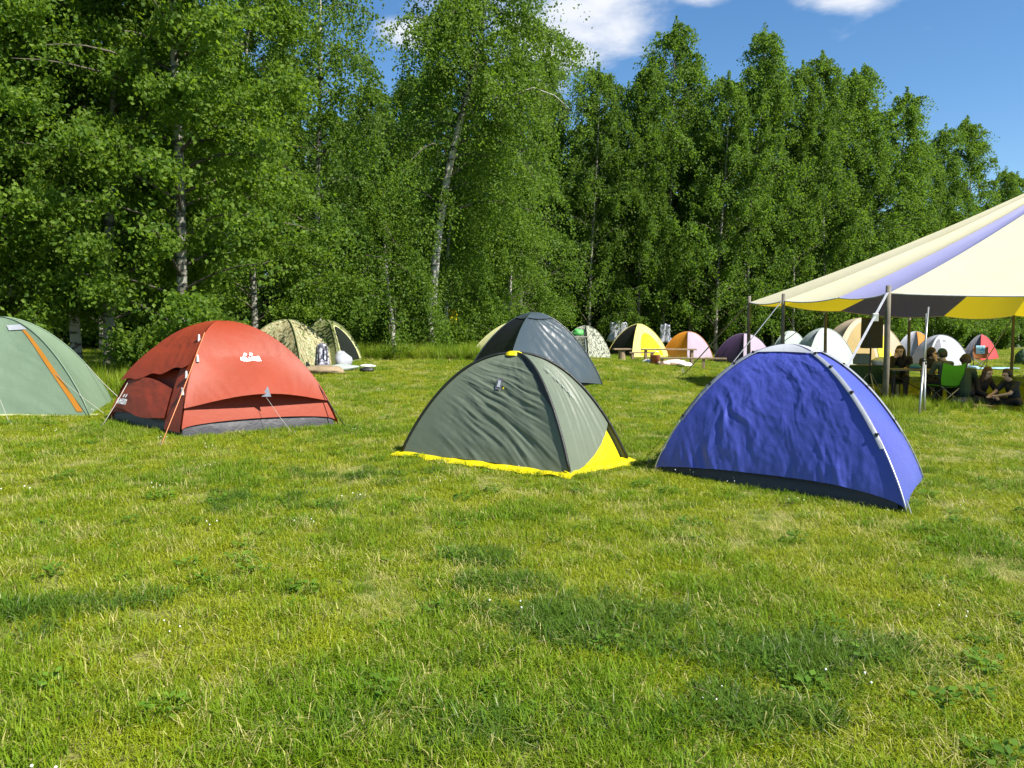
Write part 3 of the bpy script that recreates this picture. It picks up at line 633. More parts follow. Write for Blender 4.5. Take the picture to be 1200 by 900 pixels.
# yellow sheet: inner wall under the raised hem and the skirt on the grass
T.panel(1, M['yellow'], 'inner_wall', hem=.0, u1=.36, k=.95, nu=24, ns=30, wr=.012, sag=.03, seed=12)
def skirt(T, i, w0, w1, mat, name, amp=.03, lift=.035):
    n = 60; q = np.linspace(-.03, 1.03, n); a, b = np.array(T.c[i % 4]), np.array(T.c[(i + 1) % 4]); nn = np.array(T.nrm(i)); nn[2] = 0; nn /= np.linalg.norm(nn)
    rows = []
    for j, t in enumerate(np.linspace(0, 1, 7)):
        W = (w0 + (w1 - w0) * q) * (1 + .25 * fbm(q * 3.5 + 3, q * 0 + i, 2)) * t - .05
        P = a + (b - a) * q[:, None] + nn * W[:, None]
        z = g(P[:, 0], P[:, 1]) + .012 + lift * (1 - t) + amp * np.abs(noise(q * 7 + i * 7, np.full(n, t * 1.2))) * (.4 + t * .8)
        P[:, 2] = z; rows.append(P)
    V = np.stack(rows).reshape(-1, 3) - np.array(T.org)
    return link(name, mesh_np(name, V, npgrid(7, n), mat), T.root)
skirt(T, 0, .17, .19, M['yellow'], 'groundsheet', .06); skirt(T, 1, .10, .20, M['yellow'], 'groundsheet', .05, .05)
T.decal(0, [[(.50, .40), (.56, .40), (.56, .50), (.50, .50)]], M['greycloth'], 'vent_tag', .060)
T.decal(0, [[(.515, .42), (.545, .42), (.545, .475), (.515, .475)]], M['silver'], 'vent_tag', .065)
T.decal(0, [[(.575, .405), (.59, .405), (.59, .42), (.575, .42)]], M['yellow'], 'toggle', .062)
st = []
for k in range(13):
    a = k / 12; s0 = .36 + .22 * a; u0 = .60 - .27 * a; dl = random.uniform(-.02, .03)
    st.append([(s0, u0 + dl), (s0 + .012, u0 + dl - .004), (s0 + .035, u0 + dl + .035), (s0 + .024, u0 + dl + .037)])
    if k % 2: st.append([(s0 + .02, u0 - .01), (s0 + .05, u0 - .015), (s0 + .05, u0 - .006), (s0 + .02, u0 - .001)])
M['logo_pale'] = plain('pale_print', (.24, .27, .23), .6); T.decal(1, st, M['logo_pale'], 'logo', .075)
mb = MB(T.org); mb.lathe(T.apex + Vector((0, 0, -.005)), [(.0, .035), (.05, .032), (.085, .016), (.10, -.012)], 14); mb.build('apex_cap', M['yellow'], T.root, True)
for q in (T.c[1],):
    mb = MB(T.org); mb.tube([q + Vector((0, 0, .06)), q + Vector((.03, -.03, -.03))], .008, 5); mb.build('peg', M['metal'], T.root)
T.guy(T.pt(0, .55, .40, .02), at(560, 541), M['cord'], .003, peg=False)

# --- red tent
T = Dome('red dome tent with charcoal groundsheet, white logos and dark side window', [at(126, 494), at(211, 514), at(398, 500)], 1.35, 2.0, q=1.25)
for i in range(4): T.tub(i, M['tub'], .24, .960)
T.panel(1, M['red_inner'], 'inner_wall', hemf=lambda q: .10 + .08 * np.clip(4 * q * (1 - q), 0, 1)**.5, u1=.4, k=.98, nu=30, ns=40, wr=.006, sag=.02)
T.panel(1, M['red'], hemf=lambda q: .33 + .06 * np.sin(q * 3.14), nu=80, ns=80, wr=.008, sag=.045, out=.015,
        outf=lambda S, U: .21 * np.clip(1 - (U - .10) / .30, 0, 1)**1.5 * np.sin(np.clip(S, 0, 1) * 3.14)**1.2,
        wf=lambda S, U: .6 * (1 - 2.4 * np.abs(noise((S - .5) / (U + .15) * 4 + 7, U * 1.5))) * np.clip(1.2 - U * 1.2, 0, 1))
T.panel(0, M['red_inner'], 'inner_wall', hemf=lambda q: .12 + .06 * np.clip(4 * q * (1 - q), 0, 1)**.5, u1=.30, k=.985, nu=24, ns=40, wr=.008)
T.panel(0, M['navy_mesh'], 'window', hem=.30, hflat=True, u1=.70, s0=.18, s1=.97, k=.975, nu=20, ns=30, wr=.004)
T.panel(0, M['red'], hemf=lambda q: .52 + .30 * q + .02 * np.sin(q * 19), nu=70, ns=70, wr=.007, sag=.02, out=.02,
        wf=lambda S, U: .8 * fbm(S * 5 + U * 3, U * 14) + .5 * (1 - 2.5 * np.abs(noise((S + .5 * U) * 7, U * 3))), outf=lambda S, U: .05 * np.clip(1 - (U - .2) / .25, 0, 1))
T.panel(0, M['red'], 'door_flap', hemf=lambda q: .16 + .03 * np.sin(q * 9), u1=lambda q: .17 + .035 * np.sin(q * 4), s0=.06, s1=.80, nu=36, ns=50, wr=.007, out=.035, sag=.03, wf=lambda S, U: fbm(S * 6, U * 16) * 1.2, outf=lambda S, U: .05 * np.sin((S - .06) / .74 * 3.14))
T.panel(0, M['red'], 'corner_wing', hem=.06, hflat=True, u1=.62, s0=.80, s1=1.0, nu=40, ns=16, wr=.008, out=.012, sag=.02)
T.panel(2, M['red'], hem=.18, seed=3); T.panel(3, M['red'], hem=.18, seed=8)
for i in range(4): T.sleeve(i, M['red'], .12, 1.0, .010, .006)
def blocks(s0, s1, u0, u1, n, seed, lean=0.0):
    r = random.Random(seed); out_ = []; wd = (s1 - s0) / n
    for k in range(n):
        a = s0 + k * wd; b = a + wd * .86; m_ = (a + b) / 2; t = wd * .30; h = u1 - u0; e = u1 + h * r.uniform(-.12, .12)
        for sa, sb, ua, ub in ((a, a + t, u0, e), (b - t, b, u0, e if r.random() > .4 else u0 + h * .6)): out_.append([(sa, ua), (sb, ua), (sb + lean, ub), (sa + lean, ub)])
        uu = r.choice((u0, u0 + h * .4, e - h * .28)); out_.append([(a + t, uu), (b - t, uu), (b - t, uu + h * .27), (a + t, uu + h * .27)])
    return out_
T.decal(1, blocks(.44, .64, .335, .385, 7, 3) + [[(.48 + .06 * k, .395), (.51 + .06 * k, .391), (.525 + .06 * k, .413), (.495 + .06 * k, .418)] for k in range(2)], M['white'], 'logo', .05)
T.decal(0, blocks(.11, .25, .060, .085, 4, 9) + [[(.16, .09), (.175, .09), (.18, .105), (.165, .105)], [(.19, .091), (.205, .091), (.215, .108), (.2, .108)]], M['white'], 'logo', .085)
for (i, S, U) in ((1, .02, .36), (0, .97, .55), (0, .985, .25), (0, .985, .16)):
    mb = MB(T.org); mb.box(T.pt(i, S, U, .045), (.035, .035, .09), .5, taper=.6); mb.build('tension_clip', M['silver'], T.root, bevel=.005)
mb = MB(T.org); p = T.pt(1, .52, .10, .22); mb.add([p + Vector((-.06, 0, .0)), p + Vector((.06, 0, 0)), p + Vector((0.01, .03, .13))], [(0, 1, 2)]); mb.build('tension_patch', M['greyblue'], T.root)
T.guy(T.arc(1, np.array([.62]))[0] + np.array((0, -.02, .02)), at(188, 524), M['cord_orange'], .0045)
T.guy(T.arc(2, np.array([.2]))[0], at(407, 503), M['olive_dark'], .006)
T.guy(T.arc(0, np.array([.25]))[0], at(118, 502), M['cord'], .005)
T.guy(T.pt(1, .52, .10, .21), at(345, 510), M['cord'], .0025)

# --- sage green tent with orange strip
N_ = at(106, 489); Lc = Vector((-8.75, 10.5, 0)); Rc = Vector((-6.42, 12.3, 0))
T = Dome('sage green dome tent with an orange zip strip and white roof patch', [Lc, N_, Rc], 1.36, 1.9, q=1.12)
T.panel(0, M['sage'], hem=.02, nu=90, ns=90, wr=.008, wf=lambda S, U: (1 - 2.5 * np.abs(noise((S * .6 + U) * 10, S * 2.5))) * np.clip(1 - U * 1.8, 0, 1) + .3 * fbm(S * 6, U * 5))
T.panel(1, M['sage'], hem=.03, nu=60, ns=50); T.panel(2, M['sage'], hem=.03); T.panel(3, M['sage'], hem=.03)
T.band(0, M['orange'], .02, .64, lambda t: .945 - .03 * np.sin(t * 3.1) - .06 * t, lambda t: .975 - .03 * np.sin(t * 3.1) - .045 * t, 'zip_strip', .009, 30)
T.band(0, M['whitegrey'], .64, .72, .70, .96, 'roof_patch', .016)
T.sleeve(1, M['sage'], 0, 1, .010, .006); T.sleeve(0, M['sage'], 0, 1, .010, .006); T.sleeve(2, M['sage'], 0, 1, .010, .006); T.sleeve(3, M['sage'], 0, 1, .010, .006)
skirt(T, 0, .06, .06, M['yellow_pale'], 'hem_trim', .015, .03)
T.guy(T.pt(0, .45, .35), at(12, 498), M['cord'], .003); T.guy(T.arc(2, np.array([.25]))[0], at(150, 476), M['cord'], .005)
T.guy(T.pt(0, .9, .25), at(132, 492), M['cord'], .0035)

# --- dark slate tent
T = Dome('dark slate dome tent with a black side panel behind the olive tent', [Vector((-1.05, 17.3, 0)), Vector((-.16, 14.8, 0)), at(706, 452)], 1.56, 1.8, q=1.15)
T.panel(0, M['black'], hem=.05, nu=50, ns=50, wr=.012)
T.panel(1, M['dark'], hemf=lambda q: .03 + .08 * np.sin(q * 3.14), nu=90, ns=80, wr=.035, sag=.08, wf=lambda S, U: 1.3 * (1 - 2.5 * np.abs(noise((S + .75 * U) * 7.5, U * 1.6 + 2))) * np.clip(S * 2.2 - .35, 0, 1) * np.clip(1.25 - U * 1.3, 0, 1))
T.panel(2, M['dark'], hem=.05); T.panel(3, M['dark'], hem=.05)
for i in range(4): T.tub(i, M['tub'], .14); T.sleeve(i, M['dark'], 0, 1, .014, .01)
T.panel(1, M['dark'], 'roof_cap', hemf=lambda q: np.full(q.shape, 1.56 * (1 - (1 - .74)**1.8)**(1 / 1.15)), nu=14, ns=24, out=.02, wr=.004)
T.panel(0, M['dark'], 'roof_cap', hemf=lambda q: np.full(q.shape, 1.56 * (1 - (1 - .74)**1.8)**(1 / 1.15)), nu=14, ns=24, out=.02, wr=.004)
for u in (.12, .25, .4):
    p = Vector(T.arc(2, np.array([u]))[0]); mb = MB(T.org); mb.box(p, (.05, .03, .05), .4); mb.build('pole_clip', M['plastic_black'], T.root, bevel=.006)

# --- smaller tents further back
def small_tent(label, cs, H, mats, p=1.8, hem=.05, sleeve=None, shift=(0, 0), wr=.012):
    T = Dome(label, cs, H, p, None, shift, 1.3)
    for i in range(4):
        T.panel(i, mats[i], hem=hem, nu=36, ns=36, wr=wr, seed=i * 5 + int(cs[0][0] * 10) % 50)
        T.tub(i, M['tub'], .10); T.sleeve(i, sleeve or mats[i], 0, 1, .013, .008)
    return T
def tri(pxL, pxN, pxR, yL, yN, yR): return [gp(pxL, yL), gp(pxN, yN), gp(pxR, yR)]

T = small_tent('leaf camouflage dome tent behind the red tent', tri(275, 352, 394, 19.2, 18.4, 20.6), 1.22, [M['camo'], M['camo'], M['camo'], M['camo']], 2.0, sleeve=M['olive_light'])
T = small_tent('light olive dome tent with an open arched door painted dark beside the camouflage tent', tri(338, 396, 424, 20.8, 20.2, 22.0), 1.18, [M['olive_light']] * 4, 2.0)
arch = lambda i, T, s0, s1, ut, mat, nm, out=.02: T.band(i, mat, .02, ut, lambda t: (s0 + s1) / 2 - (s1 - s0) / 2 * np.sqrt(np.clip(1 - t**2.2, 0, 1)), lambda t: (s0 + s1) / 2 + (s1 - s0) / 2 * np.sqrt(np.clip(1 - t**2.2, 0, 1)), nm, out, 20, 9)
arch(1, T, .12, .95, .66, M['yellow_pale'], 'door_trim', .022); arch(1, T, .19, .88, .60, M['olive_dark'], 'doorway_shade', .032)  # dark sheet on the panel paints the shaded inside of the open door
T = small_tent('pale yellow tent half hidden behind the dark slate tent', tri(551, 574, 640, 24.4, 23.2, 25.4), 1.12, [M['yellow_pale'], M['white'], M['yellow_pale'], M['yellow_pale']], 1.4)
T = small_tent('grey camouflage tent to the rear of the dark slate tent', tri(655, 690, 716, 28.5, 27.6, 29.2), 1.18, [M['camo_grey']] * 4, 2.0)
T = small_tent('yellow dome tent with an open front painted black behind the wooden benches', tri(712, 741, 784, 33.5, 31.5, 33.6), 1.42, [M['black'], M['yellow_tent'], M['yellow_tent'], M['yellow_tent']], 1.7, sleeve=M['yellow_tent'])  # black panel paints the shade inside the open front
arch(1, T, .25, .86, .50, M['yellow'], 'door', .022)
T = small_tent('orange dome tent with a lilac end panel', tri(776, 806, 836, 34, 32.2, 34.5), 1.16, [M['orange'], M['lilac'], M['orange'], M['orange']], 2.1)
skirt(T, 1, .1, .5, M['orange'], 'groundsheet', .03)
T = small_tent('purple dome tent with sunlight painted as a lilac end', tri(836, 872, 907, 31, 29.4, 32), 1.20, [M['purple'], M['lilac'], M['purple'], M['purple']], 2.1)  # lilac panel paints the sunlit side of the purple fabric
arch(0, T, .25, .75, .5, M['purple'], 'door', .02)
T = small_tent('small pale grey-green dome tent behind the blue tent', tri(903, 914, 950, 35, 34, 35.5), 1.32, [M['palegrey']] * 4, 2.2)
T = small_tent('pale grey-green tunnel tent with a dark vent beside the cream tent', tri(924, 946, 1007, 28.6, 26.7, 28.2), 1.55, [M['palegrey']] * 4, 2.0)
arch(1, T, .12, .88, .55, M['palegrey'], 'door', .02)
mb = MB(T.org); p = T.pt(0, .78, .62, .02); mb.add([p + Vector((-.22, 0, -.16)), p + Vector((.08, 0, -.16)), p + Vector((.06, .05, .10))], [(0, 1, 2)]); mb.build('vent', M['navy_mesh'], T.root)
T = small_tent('large cream and tan family tent behind the loudspeaker', tri(953, 978, 1068, 32.0, 29.8, 31.6), 1.98, [M['cream'], M['cream'], M['cream'], M['cream']], 2.1)
arch(1, T, .10, .55, .66, M['tan'], 'door', .025); arch(0, T, .35, .9, .55, M['cream'], 'door', .02)
T.band(1, M['yellow'], .03, .36, .60, .78, 'yellow_panel', .03)
T = small_tent('white grey dome tent with dark seams at the far side of the marquee', tri(1066, 1088, 1139, 33.3, 31.6, 33.0), 1.32, [M['whitegrey']] * 4, 2.1, sleeve=M['greycloth'])
arch(1, T, .08, .35, .62, M['greycloth'], 'door', .025); T.decal(1, blocks(.45, .6, .5, .56, 4, 2), M['greycloth'], 'logo', .03)
T = small_tent('orange and white dome tent behind the white grey tent', tri(1048, 1078, 1098, 37, 36, 38), 1.38, [M['whitegrey'], M['orange'], M['whitegrey'], M['whitegrey']], 2.1)
T = small_tent('red and grey tent in the shade of the wood past the marquee', tri(1128, 1150, 1172, 38, 37, 39), 1.25, [M['greycloth'], M['red_plain'], M['greycloth'], M['red_plain']], 1.7)

# ------------------------------------------------------------------ marquee
def build_marquee():
    C = Vector((15.2, 20.0, 0)); C.z = gz(C.x, C.y)
    root = empty('marquee', C, 'big marquee with yellow and navy striped roof, sun glare painted cream and lavender, on wooden poles', 'marquee')
    M['mq_cream'] = fabric('yellow_canvas_glare', (.82, .79, .56), .55, .46, (.92, .68, .01), bump=.12, var=.03, bscale=2, k=1)  # overexposed sunlight on yellow canvas put into the cream diffuse colour
    M['mq_lav'] = fabric('navy_canvas_glare', (.26, .26, .44), .5, .12, (.012, .02, .22), bump=.12, var=.03, bscale=2, k=1)  # sun glare on navy canvas put into the lavender base colour
    zp = C.z + 6.15
    # eave vertices: (px column, depth, eave row) ; colour of the panel that starts there
    E = [dep(878, 354.5, 19.2), dep(918, 352.5, 17.4), dep(982, 349, 16.4), dep(1041, 344, 15.5)]
    cols = ['mq_cream', 'mq_cream', 'mq_lav', 'mq_cream']
    for (x, y, zz, c) in ((12.7, 12.6, .72, 'mq_lav'), (16.0, 11.6, .72, 'mq_cream'), (20.5, 13.5, .75, 'mq_lav'), (23.5, 17.5, .7, 'mq_cream'), (23.0, 23.0, .6, 'mq_lav'), (20.5, 25.5, .52, 'mq_cream')):
        E.append(Vector((x, y, CAMZ + zz))); cols.append(c)
    for (px, y, py, c) in ((1188, 25.2, 370, 'mq_cream'), (1106, 24.2, 370.5, 'mq_lav'), (985, 22.6, 364.5, 'mq_cream'), (920, 20.8, 358, 'mq_cream')): E.append(dep(px, py, y)); cols.append(c)
    apex = Vector((C.x, C.y, zp)); n = len(E)
    for i in range(n):
        a, b = E[i], E[(i + 1) % n]; ns, nv = 18, 26
        S, V_ = np.meshgrid(np.linspace(0, 1, ns), np.linspace(0, 1, nv), indexing='ij')
        e = np.array(a) + (np.array(b) - np.array(a)) * S[..., None]
        P = e + (np.array(apex) - e) * V_[..., None]
        P[..., 2] = e[..., 2] + (apex.z - e[..., 2]) * (.82 * V_ + .18 * V_**2) - .10 * (4 * S * (1 - S)) * (1 - V_)**1.2 * (.6 if (b - a).length < 3 else 1) - .05 * np.sin(V_ * 3.14) * (4 * S * (1 - S))
        P[..., 2] += .012 * fbm(S * 4 + i * 3, V_ * 5) * np.sin(np.clip(V_, 0, 1) * 3.14)
        link('roof_panel', mesh_np('roof_panel', P.reshape(-1, 3) - np.array(C), npgrid(ns, nv), M[cols[i]]), root)
        mb = MB(C); mb.tube([Vector(p) for p in P[:, 0, :]], .014, 5); mb.build('eave_rope', M['strap'], root, True)
    def pole(top, over=.16, r=.055, lean=(0, 0), mat='pole_wood'):
        b = Vector((top.x + lean[0], top.y + lean[1], 0)); b.z = gz(b.x, b.y) - .05
        mb = MB(C); t = top + Vector((0, 0, over)); mb.tube([b, b.lerp(t, .4) + Vector((.012, 0, 0)), b.lerp(t, .7), t], [r, r * .95, r * .9, r * .8], 8); mb.build('pole', M[mat], root, True)
    for i in (0, 1, 3, 4, 6, 7, 8, 9, 10): pole(E[i], .16, .065 if i == 3 else .05)
    pole(dep(968, 363.5, 22.2), .02, .05); pole(dep(1066, 369, 23.8), .02, .05)
    pole(Vector((C.x, C.y, zp)), .25, .09)
    def strap(a, b, wd, mat='strap'):
        d = (b - a); sd_ = d.cross(Vector((0, 0, 1))).normalized() * wd / 2; up_ = sd_.cross(d).normalized() * .004
        mb = MB(C); mb.add([a - sd_ + up_, a + sd_ + up_, b + sd_ + up_, b - sd_ + up_, a - sd_ - up_, a + sd_ - up_, b + sd_ - up_, b - sd_ - up_], [(0, 1, 2, 3), (7, 6, 5, 4), (0, 4, 5, 1), (2, 6, 7, 3), (1, 5, 6, 2), (0, 3, 7, 4)]); mb.build('guy_strap', M[mat], root)
    a3 = gp(965, 13.2); strap(E[3] + Vector((0, 0, .05)), a3, .045)
    mb = MB(C); mb.box(E[3].lerp(a3, .22), (.13, .05, .16), .3); mb.build('ratchet', M['metal'], root, bevel=.01)
    a1 = gp(832, 17.0); strap(E[1] + Vector((0, 0, .05)), a1, .034)
    a0 = gp(802, 22); strap(E[0], a0, .04, 'cord'); strap(E[10], gp(1150, 30.5), .04, 'cord'); strap(dep(968, 363.5, 22.2), gp(880, 29), .03, 'cord')
    for a in (a3, a1, a0):
        mb = MB(C); mb.tube([a + Vector((.02, 0, -.1)), a + Vector((-.05, 0, .18))], .02, 6); mb.build('stake', M['metal'], root)
    return C, E
MQC, MQE = build_marquee()
# spare leaning aluminium poles
tp = dep(1088, 360, 14.6)
for k, (px, py, dx_) in enumerate(((1077, 487, 0), (1083, 484, .05))):
    b = at(px, py); o = empty('tent_pole', b, 'thin aluminium pole leaning against the marquee eave' , 'pole', 'aluminium poles leaning against the eave')
    mb = MB(b); t = tp + Vector((dx_ - .06 * k, .05 * k, -.12 * k)); mb.tube([b - Vector((0, 0, .04)), b.lerp(t, .5)], .022, 7); mb.build('lower_tube', M['metal'], o, True)
    mb = MB(b); mb.tube([b.lerp(t, .49), t], .017, 7); mb.build('upper_tube', M['metal'], o, True)
    mb = MB(b); mb.tube([b.lerp(t, .48), b.lerp(t, .51)], .028, 8); mb.build('collar', M['plastic_black'], o, True)

# ------------------------------------------------------------------ things under the marquee
def table(label, p, w_, d_, h, rz, topmat, legmat, cloth=None):
    o = empty('folding_table', p, label, 'table', None, rz)
    MB().box((0, 0, h - .02), (w_, d_, .04)).build('tabletop', M[topmat], o, bevel=.008)
    for sx in (-1, 1):
        for sy in (-1, 1): MB().tube([(sx * (w_ / 2 - .08), sy * (d_ / 2 - .06), h - .04), (sx * (w_ / 2 - .02), sy * (d_ / 2 - .02), -.03)], .018, 6).build('leg', M[legmat], o)
    MB().tube([(-w_ / 2 + .06, -d_ / 2 + .04, h * .8), (w_ / 2 - .06, -d_ / 2 + .04, .1)], .01, 5).build('brace', M[legmat], o)
    if cloth:
        n = 40; q = np.linspace(0, 1, n); ex = np.where(q < 0, 0, q); V = []
        for j, t in enumerate(np.linspace(0, 1, 8)):
            V.append(np.stack([-w_ / 2 + w_ * q, -d_ / 2 - .015 - .05 * t * np.abs(np.sin(q * 22)) - .0 * q, h + .006 - t * .42 + 0 * q], 1))
        link('cloth_drop', mesh_np('cloth_drop', np.stack(V).reshape(-1, 3), npgrid(8, n), M[cloth]), o)
    return o
M['green_cloth'] = fabric('dark_green_cloth', (.03, .11, .03), .8, .05)
M['tabletop'] = plain('grey_tabletop', (.16, .15, .13), .6)
tA = gp(1015, 18.0); table('table with a hanging dark green cloth behind the blue tent', tA, 1.3, .7, .72, .08, 'tabletop', 'metal', 'green_cloth')
tB = gp(1066, 17.15); table('dark folding table in front of the woman resting her chin', tB, .95, .6, .70, -.05, 'tabletop', 'plastic_black')
# crate, bag, box, papers
p = gp(1011, 17.85) + Vector((0, 0, .74)); o = empty('plastic_crate', p, 'grey-blue plastic crate standing on the cloth-draped table', 'crate', None, .1)
M['crate'] = plain('grey_blue_plastic', (.10, .15, .18), .5)
MB().box((0, 0, .012), (.30, .22, .02)).build('bottom', M['crate'], o)
for sx in (-1, 1): MB().box((sx * .15, 0, .13), (.012, .23, .22)).build('side', M['crate'], o, bevel=.003)
for sy in (-1, 1): MB().box((0, sy * .115, .13), (.29, .012, .22)).build('side', M['crate'], o, bevel=.003)
for k in range(4): MB().box((-.105 + .07 * k, -.124, .13), (.012, .008, .20)).build('rib', M['crate'], o)
MB().box((0, 0, .245), (.325, .252, .014)).build('rim', M['crate'], o, bevel=.003)
def lump(name, label, cat, p, size, mat, seed=1, group=None):
    r = np.random.default_rng(seed); nu, nv = 14, 18
    U, V_ = np.meshgrid(np.linspace(0, np.pi, nu), np.linspace(0, 2 * np.pi, nv), indexing='ij')
    k = 1 + .28 * fbm(U * 2 + seed, np.cos(V_) * 1.6 + seed) + .12 * fbm(U * 5, np.sin(V_) * 4 + seed)
    X = np.stack([np.sin(U) * np.cos(V_) * size[0] * k, np.sin(U) * np.sin(V_) * size[1] * k, np.maximum(np.cos(U) * k, -.55) * size[2] + .5 * size[2]], -1)
    o = link(name, mesh_np(name, X.reshape(-1, 3), npgrid(nu, nv), M[mat])); o.location = p; return tag(o, label, cat, group)
M['bag'] = plain('white_plastic_bag', (.55, .60, .62), .4, var=.1)
lump('plastic_bag', 'pale plastic bag on the cloth-draped table', 'bag', gp(1032, 17.9) + Vector((0, 0, .74)), (.20, .15, .12), 'bag', 4)
lump('plastic_bag', 'blue plastic bag on the dark folding table', 'bag', gp(1074, 17.2) + Vector((0, 0, .71)), (.13, .12, .07), 'teal', 9)
# loudspeaker on a stand
sp = gp(1021, 17.2); o = empty('speaker_stand', sp, 'black tripod stand carrying the loudspeaker', 'stand')
MB().tube([(0, 0, .28), (0, 0, 1.15)], .02, 8).build('pole', M['plastic_black'], o, True)
MB().tube([(0, 0, .55), (0, 0, .63)], .034, 8).build('collar', M['plastic_black'], o, True)
for k in range(3):
    a = k * 2.094 + .4; MB().tube([(0, 0, .6), (.48 * math.cos(a), .48 * math.sin(a), -.01)], .012, 6).build('leg', M['metal'], o)
    MB().tube([(0, 0, .3), (.24 * math.cos(a), .24 * math.sin(a), .3)], .008, 5).build('brace', M['plastic_black'], o)
ls = empty('loudspeaker', sp + Vector((0, 0, 1.13)), 'black loudspeaker box on a tripod stand beside the marquee pole', 'loudspeaker', None, .25)
mb = MB(); pr = [(-.20, -.15), (.20, -.15), (.20, .10), (.12, .16), (-.12, .16), (-.20, .10)]
mb.add([(x * (1 if z < .5 else .95), y, z) for z in (0, .68) for x, y in pr], [tuple(range(5, -1, -1)), tuple(range(6, 12))] + [(k, (k + 1) % 6, 6 + (k + 1) % 6, 6 + k) for k in range(6)])
mb.build('cabinet', M['plastic_black'], ls, bevel=.012)
MB().box((0, -.155, .34), (.34, .012, .60)).build('grille', plain('speaker_grille', (.02, .02, .02), .7, bump=.6, bscale=200), ls, bevel=.01)
MB().tube([(-.06, 0, .69), (-.06, 0, .72), (.06, 0, .72), (.06, 0, .69)], .012, 6).build('handle', M['plastic_black'], ls)

# camp chairs
def camp_chair(label, p, rz, mat, sag=.05):
    o = empty('camp_chair', p, label, 'camp chair', None, rz)      # local: sitter faces +y
    fr = M['plastic_black']
    for sx in (-1, 1):
        MB().tube([(sx * .27, -.30, .92), (sx * .27, -.22, .42), (sx * .24, -.20, .40)], .012, 6).build('back_post', fr, o, True)
        MB().tube([(sx * .27, -.24, .42), (sx * .20, .26, .01)], .011, 6).build('leg', fr, o); MB().tube([(sx * .24, .24, .42), (sx * .24, -.28, .01)], .011, 6).build('leg', fr, o)
        MB().tube([(sx * .29, -.25, .62), (sx * .30, .0, .62), (sx * .29, .22, .61)], .018, 6).build('armrest', fr, o, True)
    MB().tube([(-.25, -.25, .02), (.25, -.22, .40)], .011, 6).build('cross_leg', M['metal'], o); MB().tube([(.25, -.25, .02), (-.25, -.22, .40)], .011, 6).build('cross_leg', M['metal'], o)
    MB().tube([(-.22, .25, .02), (.24, .24, .42)], .011, 6).build('cross_leg', M['metal'], o); MB().tube([(.22, .25, .02), (-.24, .24, .42)], .011, 6).build('cross_leg', M['metal'], o)
    n, k = 13, 11; S, V_ = np.meshgrid(np.linspace(-1, 1, n), np.linspace(0, 1, k), indexing='ij')
    top = .90 - .07 * (1 - S**2); bot = .40 + .02 * S**2
    Z = bot + (top - bot) * V_; X = S * (.275 - .05 * (1 - V_)**2); Y = -.21 - .085 * V_ - .05 * (1 - S**2) * (.6 + .4 * V_)
    link('back_fabric', mesh_np('back_fabric', np.stack([X, Y, Z], -1).reshape(-1, 3), npgrid(n, k), mat), o)
    Zs = .41 - .05 * (1 - S**2); Ys = -.20 + .44 * V_
    link('seat_fabric', mesh_np('seat_fabric', np.stack([S * .25, Ys, Zs], -1).reshape(-1, 3), npgrid(n, k), mat), o)
    return o

# ------------------------------------------------------------------ people
def sph(mb, c, r, n=10, m=7, sc_=(1, 1, 1)):
    vs, fs = [], []
    for i in range(m + 1):
        a = math.pi * i / m
        for k in range(n):
            b = 2 * math.pi * k / n; vs.append(Vector(c) + Vector((math.sin(a) * math.cos(b) * r * sc_[0], math.sin(a) * math.sin(b) * r * sc_[1], math.cos(a) * r * sc_[2])))
    for i in range(m):
        for k in range(n): fs.append((i * n + k, i * n + (k + 1) % n, (i + 1) * n + (k + 1) % n, (i + 1) * n + k)[::-1])
    mb.add(vs, fs)
def caps(mb, a, b, ra, rb):
    a = Vector(a); b = Vector(b); mb.tube([a, a.lerp(b, .5), b], [ra, (ra + rb) / 2, rb], 10); sph(mb, a, ra); sph(mb, b, rb)
def remesh(mb, name, mat, parent, vox=.014, it=4):
    me = bpy.data.meshes.new('t'); me.from_pydata(mb.v, [], mb.f); o = bpy.data.objects.new('t', me); col.objects.link(o)
    md = o.modifiers.new('r', 'REMESH'); md.mode = 'VOXEL'; md.voxel_size = vox; md.use_smooth_shade = True
    s_ = o.modifiers.new('s', 'SMOOTH'); s_.factor = .5; s_.iterations = it
    dg = bpy.context.evaluated_depsgraph_get(); nm = bpy.data.meshes.new_from_object(o.evaluated_get(dg)); nm.name = name
    bpy.data.objects.remove(o); bpy.data.meshes.remove(me); nm.materials.clear(); nm.materials.append(mat)
    nm.polygons.foreach_set('use_smooth', [True] * len(nm.polygons))
    return link(name, nm, parent)
def hand(mb, wr, d, palm_n):
    wr = Vector(wr); d = Vector(d).normalized(); n = Vector(palm_n); n = (n - d * n.dot(d)).normalized(); sd_ = d.cross(n)
    caps(mb, wr, wr + d * .07, .026, .034); caps(mb, wr + d * .03 - sd_ * .018, wr + d * .08 - sd_ * .022, .018, .018); caps(mb, wr + d * .03 + sd_ * .018, wr + d * .08 + sd_ * .022, .018, .018)
    for k, (ln, of) in enumerate(((.070, -.033), (.080, -.011), (.076, .011), (.060, .032))):
        a = wr + d * .085 + sd_ * of; b = a + d * ln * .5 + n * .012; c = b + d * ln * .35 + n * .03; caps(mb, a, b, .0095, .009); caps(mb, b, c, .009, .0075)
    a = wr + d * .03 - sd_ * .035; b = a + d * .035 - sd_ * .028 + n * .01; c = b + d * .03 + n * .015; caps(mb, a, b, .012, .011); caps(mb, b, c, .011, .009)
